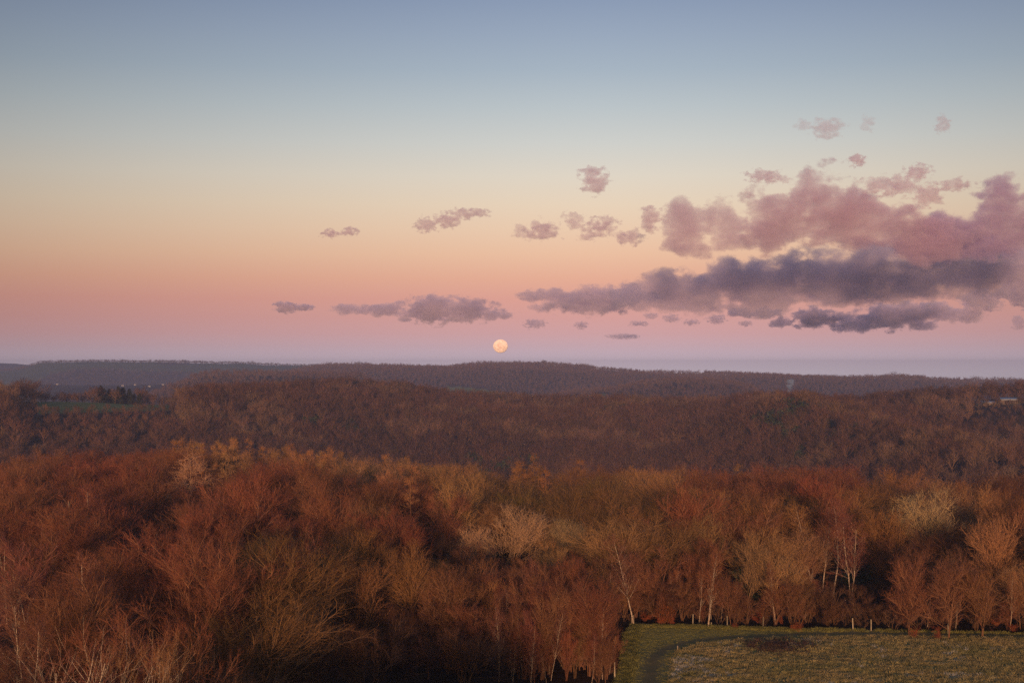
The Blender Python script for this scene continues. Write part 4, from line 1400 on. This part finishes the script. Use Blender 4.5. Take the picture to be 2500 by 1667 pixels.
def cloud_mat(name, blobs, col, dens, nscale, seed, thin=0.0, aniso=0.0, edge=0.30):
    m, t = new_mat(name)
    oc = nd(t, 'ShaderNodeTexCoord').outputs['Object']
    best = None
    for cx, cy_, cz_, rx, ry, rz in blobs:
        s = nd(t, 'ShaderNodeVectorMath', operation='SUBTRACT'); t.links.new(oc, s.inputs[0]); s.inputs[1].default_value = (cx, cy_, cz_)
        q = nd(t, 'ShaderNodeVectorMath', operation='DIVIDE'); t.links.new(s.outputs[0], q.inputs[0]); q.inputs[1].default_value = (rx, ry, rz)
        ln = nd(t, 'ShaderNodeVectorMath', operation='LENGTH'); t.links.new(q.outputs[0], ln.inputs[0])
        d_ = math_n(t, 'SUBTRACT', 1.0, ln.outputs['Value'])
        best = d_ if best is None else math_n(t, 'SMOOTH_MAX', best, d_, 0.12)
    mp = nd(t, 'ShaderNodeMapping'); t.links.new(oc, mp.inputs[0])
    mp.inputs['Scale'].default_value = (nscale * 0.95, nscale * 0.7, nscale * 1.5)
    mp.inputs['Location'].default_value = (seed * 3.7, seed * 1.3, seed * 2.1)
    n1 = noise_n(t, 1.0, 8.0, mp.outputs[0], 0.64)
    body = math_n(t, 'ADD', math_n(t, 'MULTIPLY', math_n(t, 'SUBTRACT', best, edge), 2.3), math_n(t, 'MULTIPLY', math_n(t, 'SUBTRACT', n1, 0.5 + thin), 4.6))
    body = math_n(t, 'MULTIPLY', body, 2.8, clamp=True)
    rim = nd(t, 'ShaderNodeMapRange', interpolation_type='SMOOTHSTEP'); t.links.new(best, rim.inputs[0])
    rim.inputs[1].default_value = 0.0; rim.inputs[2].default_value = 0.15
    den = math_n(t, 'MULTIPLY', math_n(t, 'MULTIPLY', body, rim.outputs[0]), dens)
    pv = nd(t, 'ShaderNodeVolumePrincipled')
    pv.inputs['Color'].default_value = (*col, 1)
    pv.inputs['Anisotropy'].default_value = aniso
    t.links.new(den, pv.inputs['Density'])
    oo = nd(t, 'ShaderNodeOutputMaterial'); t.links.new(pv.outputs[0], oo.inputs['Volume'])
    m.cycles.volume_step_rate = 0.3
    return m


x, y = px(1925, 2500)
sz = zrow(958, y)
sb = [(0, 0, 0, 5, 5, 8), (1.5, 0, 9, 7, 6, 9), (4, 0, 18, 9, 8, 8)]
so = blob_domain('chimney_smoke', sb, 1.5)
so.location = (x, y, sz)
so.data.materials.append(cloud_mat('wood_smoke', sb, (0.6, 0.8, 1.0), 0.09, 0.12, 3, 0.0, 0.0))
prop(so, 'thin blue plume of chimney smoke rising in the far valley', 'smoke')

# ------------------------------------------------------------------ clouds, far beyond the hills
CLOUDS = [
    ('great rose-lit cloud bank with ragged top at the upper right', 13000, [(1676, 545, 58, 62), (1690, 592, 70, 30), (1768, 535, 62, 56), (1775, 585, 60, 30), (1900, 535, 100, 74), (1985, 470, 70, 50), (2035, 515, 105, 92), (2125, 556, 105, 56), (2235, 585, 120, 56)], 0),
    ('tall dark purple cloud heap rising at the right edge', 13500, [(2345, 578, 105, 58), (2455, 545, 85, 85), (2560, 540, 90, 95)], 5),
    ('long slate-purple cloud bar sloping up across the right half', 16000, [(1580, 716, 85, 30), (1680, 708, 115, 46), (1840, 692, 160, 60), (2010, 680, 160, 62), (2180, 666, 160, 64), (2350, 655, 155, 68), (2490, 662, 130, 74)], 1),
    ('ragged thin left tail of the long slate cloud bar', 16500, [(1345, 721, 70, 15), (1440, 735, 105, 30), (1520, 722, 75, 24), (1320, 750, 36, 10)], 1),
    ('flat grey-purple cloud lying left of and above the moon', 20000, [(854, 756, 44, 12), (939, 756, 56, 16), (1054, 756, 70, 32), (1139, 758, 64, 28), (1205, 768, 48, 14)], 1),
    ('small flat grey cloud at the far left of the low band', 20000, [(697, 750, 26, 13), (739, 750, 27, 8)], 1),
    ('tiny smudge of cloud high on the left', 14000, [(807, 570, 22, 11), (854, 565, 20, 14)], 3),
    ('wispy pink cloud streak left of centre', 14000, [(1041, 550, 28, 20), (1092, 537, 32, 22), (1130, 522, 28, 17), (1166, 518, 26, 14)], 3),
    ('small pink cloud puff above the moon', 14000, [(1275, 563, 24, 19), (1320, 563, 42, 28)], 3),
    ('broken pink cloud scraps between the puff and the great bank', 14000, [(1402, 538, 24, 24), (1466, 552, 38, 27), (1437, 575, 24, 14), (1534, 580, 36, 20)], 3),
    ('lone round pink puff high above the moon', 13000, [(1453, 439, 34, 36)], 3),
    ('upright pink wisp just left of the great bank', 13000, [(1590, 533, 28, 34)], 3),
    ('pink scrap of cloud above the left of the great bank', 13000, [(1870, 429, 38, 20), (1912, 437, 18, 13)], 3),
    ('pink ragged cloud right of the great bank summit', 13000, [(2138, 452, 34, 24), (2190, 454, 56, 28)], 3),
    ('small pink dab of cloud above the ragged one', 13000, [(2244, 416, 27, 18)], 3),
    ('pink cloud pair over the right purple heap', 13000, [(2274, 476, 32, 30), (2333, 454, 38, 18)], 3),
    ('faint pink wisps highest in the sky', 12000, [(1968, 302, 26, 16), (2022, 310, 46, 30), (2116, 302, 20, 24)], 2),
    ('faint lone wisp high at the right', 12000, [(2304, 305, 22, 24)], 2),
    ('tiny pink tuft above the great bank summit', 12500, [(2095, 390, 17, 18)], 3),
    ('slate cloud scraps below the left of the long bar', 22000, [(1815, 764, 32, 11), (1874, 764, 38, 13), (1908, 787, 26, 14), (1985, 777, 50, 23)], 1),
    ('broad low slate cloud under the right of the long bar', 22000, [(2060, 775, 34, 14), (2095, 790, 56, 18), (2180, 773, 72, 29), (2250, 762, 72, 22), (2240, 790, 38, 14), (2335, 769, 56, 17)], 1),
    ('rounded slate cloud in the gap below the right heap', 22000, [(2397, 735, 44, 23)], 1),
    ('slate cloud against the right edge below the bar', 22000, [(2482, 722, 46, 30), (2490, 786, 22, 13)], 1),
    ('small grey cloud dash above and right of the moon', 24000, [(1305, 790, 28, 13)], 4),
    ('tiny grey cloud fleck right of the small dash', 24000, [(1420, 794, 17, 9)], 4),
    ('thin flat grey cloud sliver low right of the moon', 26000, [(1522, 821, 42, 7)], 4),
    ('little grey clouds in a row under the bar, left one', 24000, [(1560, 790, 24, 7), (1590, 771, 20, 8)], 4),
    ('little grey clouds in a row under the bar, middle one', 24000, [(1640, 777, 22, 11), (1687, 787, 20, 8)], 4),
    ('little grey clouds in a row under the bar, right one', 24000, [(1751, 779, 25, 12), (1819, 790, 18, 7)], 4),
]
for i, (lab, D_, bl, cls) in enumerate(CLOUDS):
    k_ = D_ / FPX
    cX = sum(b[0] for b in bl) / len(bl); cR = sum(b[1] for b in bl) / len(bl)
    cx0, cy0 = px(cX, D_)
    cz0 = zrow(cR, cy0)
    wid = max(b[2] for b in bl) * k_
    blobs = []
    for (bx_, br, hw, hh) in bl:
        g1 = 1.55
        blobs.append(((bx_ - cX) * k_, random.uniform(-0.12, 0.12) * wid, (cR - br) * k_, hw * k_ * g1 * (1.25 if cls == 3 else 1.0), max(hw, hh) * k_ * 0.55, hh * k_ * g1))
    vox = min(b[5] for b in blobs) * 0.35
    o = blob_domain('cloud', blobs, max(vox, 12))
    o.location = (cx0, cy0, cz0)
    o.rotation_euler = (0, 0, -math.atan2(cx0, cy0))
    deep = max(b[4] for b in blobs)
    dens = {0: 2.2, 1: 2.4, 2: 0.6, 3: 1.1, 4: 1.3, 5: 2.6}[cls] / deep
    col = {0: (0.85, 0.71, 0.90), 1: (0.86, 0.81, 1.0), 2: (0.92, 0.80, 0.95), 3: (0.90, 0.77, 0.94), 4: (0.86, 0.81, 1.0), 5: (0.78, 0.67, 0.92)}[cls]  # rose sun-glow and earth-shadow slate are put into these scatter colours
    ns = 1.0 / max((0.62 if cls in (0, 1, 5) else 0.42) * max(b[5] for b in blobs), 50)
    m = cloud_mat('cloud_%02d' % i, blobs, col, dens, ns, i, {0: 0.015, 1: -0.02, 2: 0.06, 3: 0.045, 4: 0.03, 5: 0.0}[cls])
    o.data.materials.append(m)
    prop(o, lab, 'cloud', 'evening clouds')
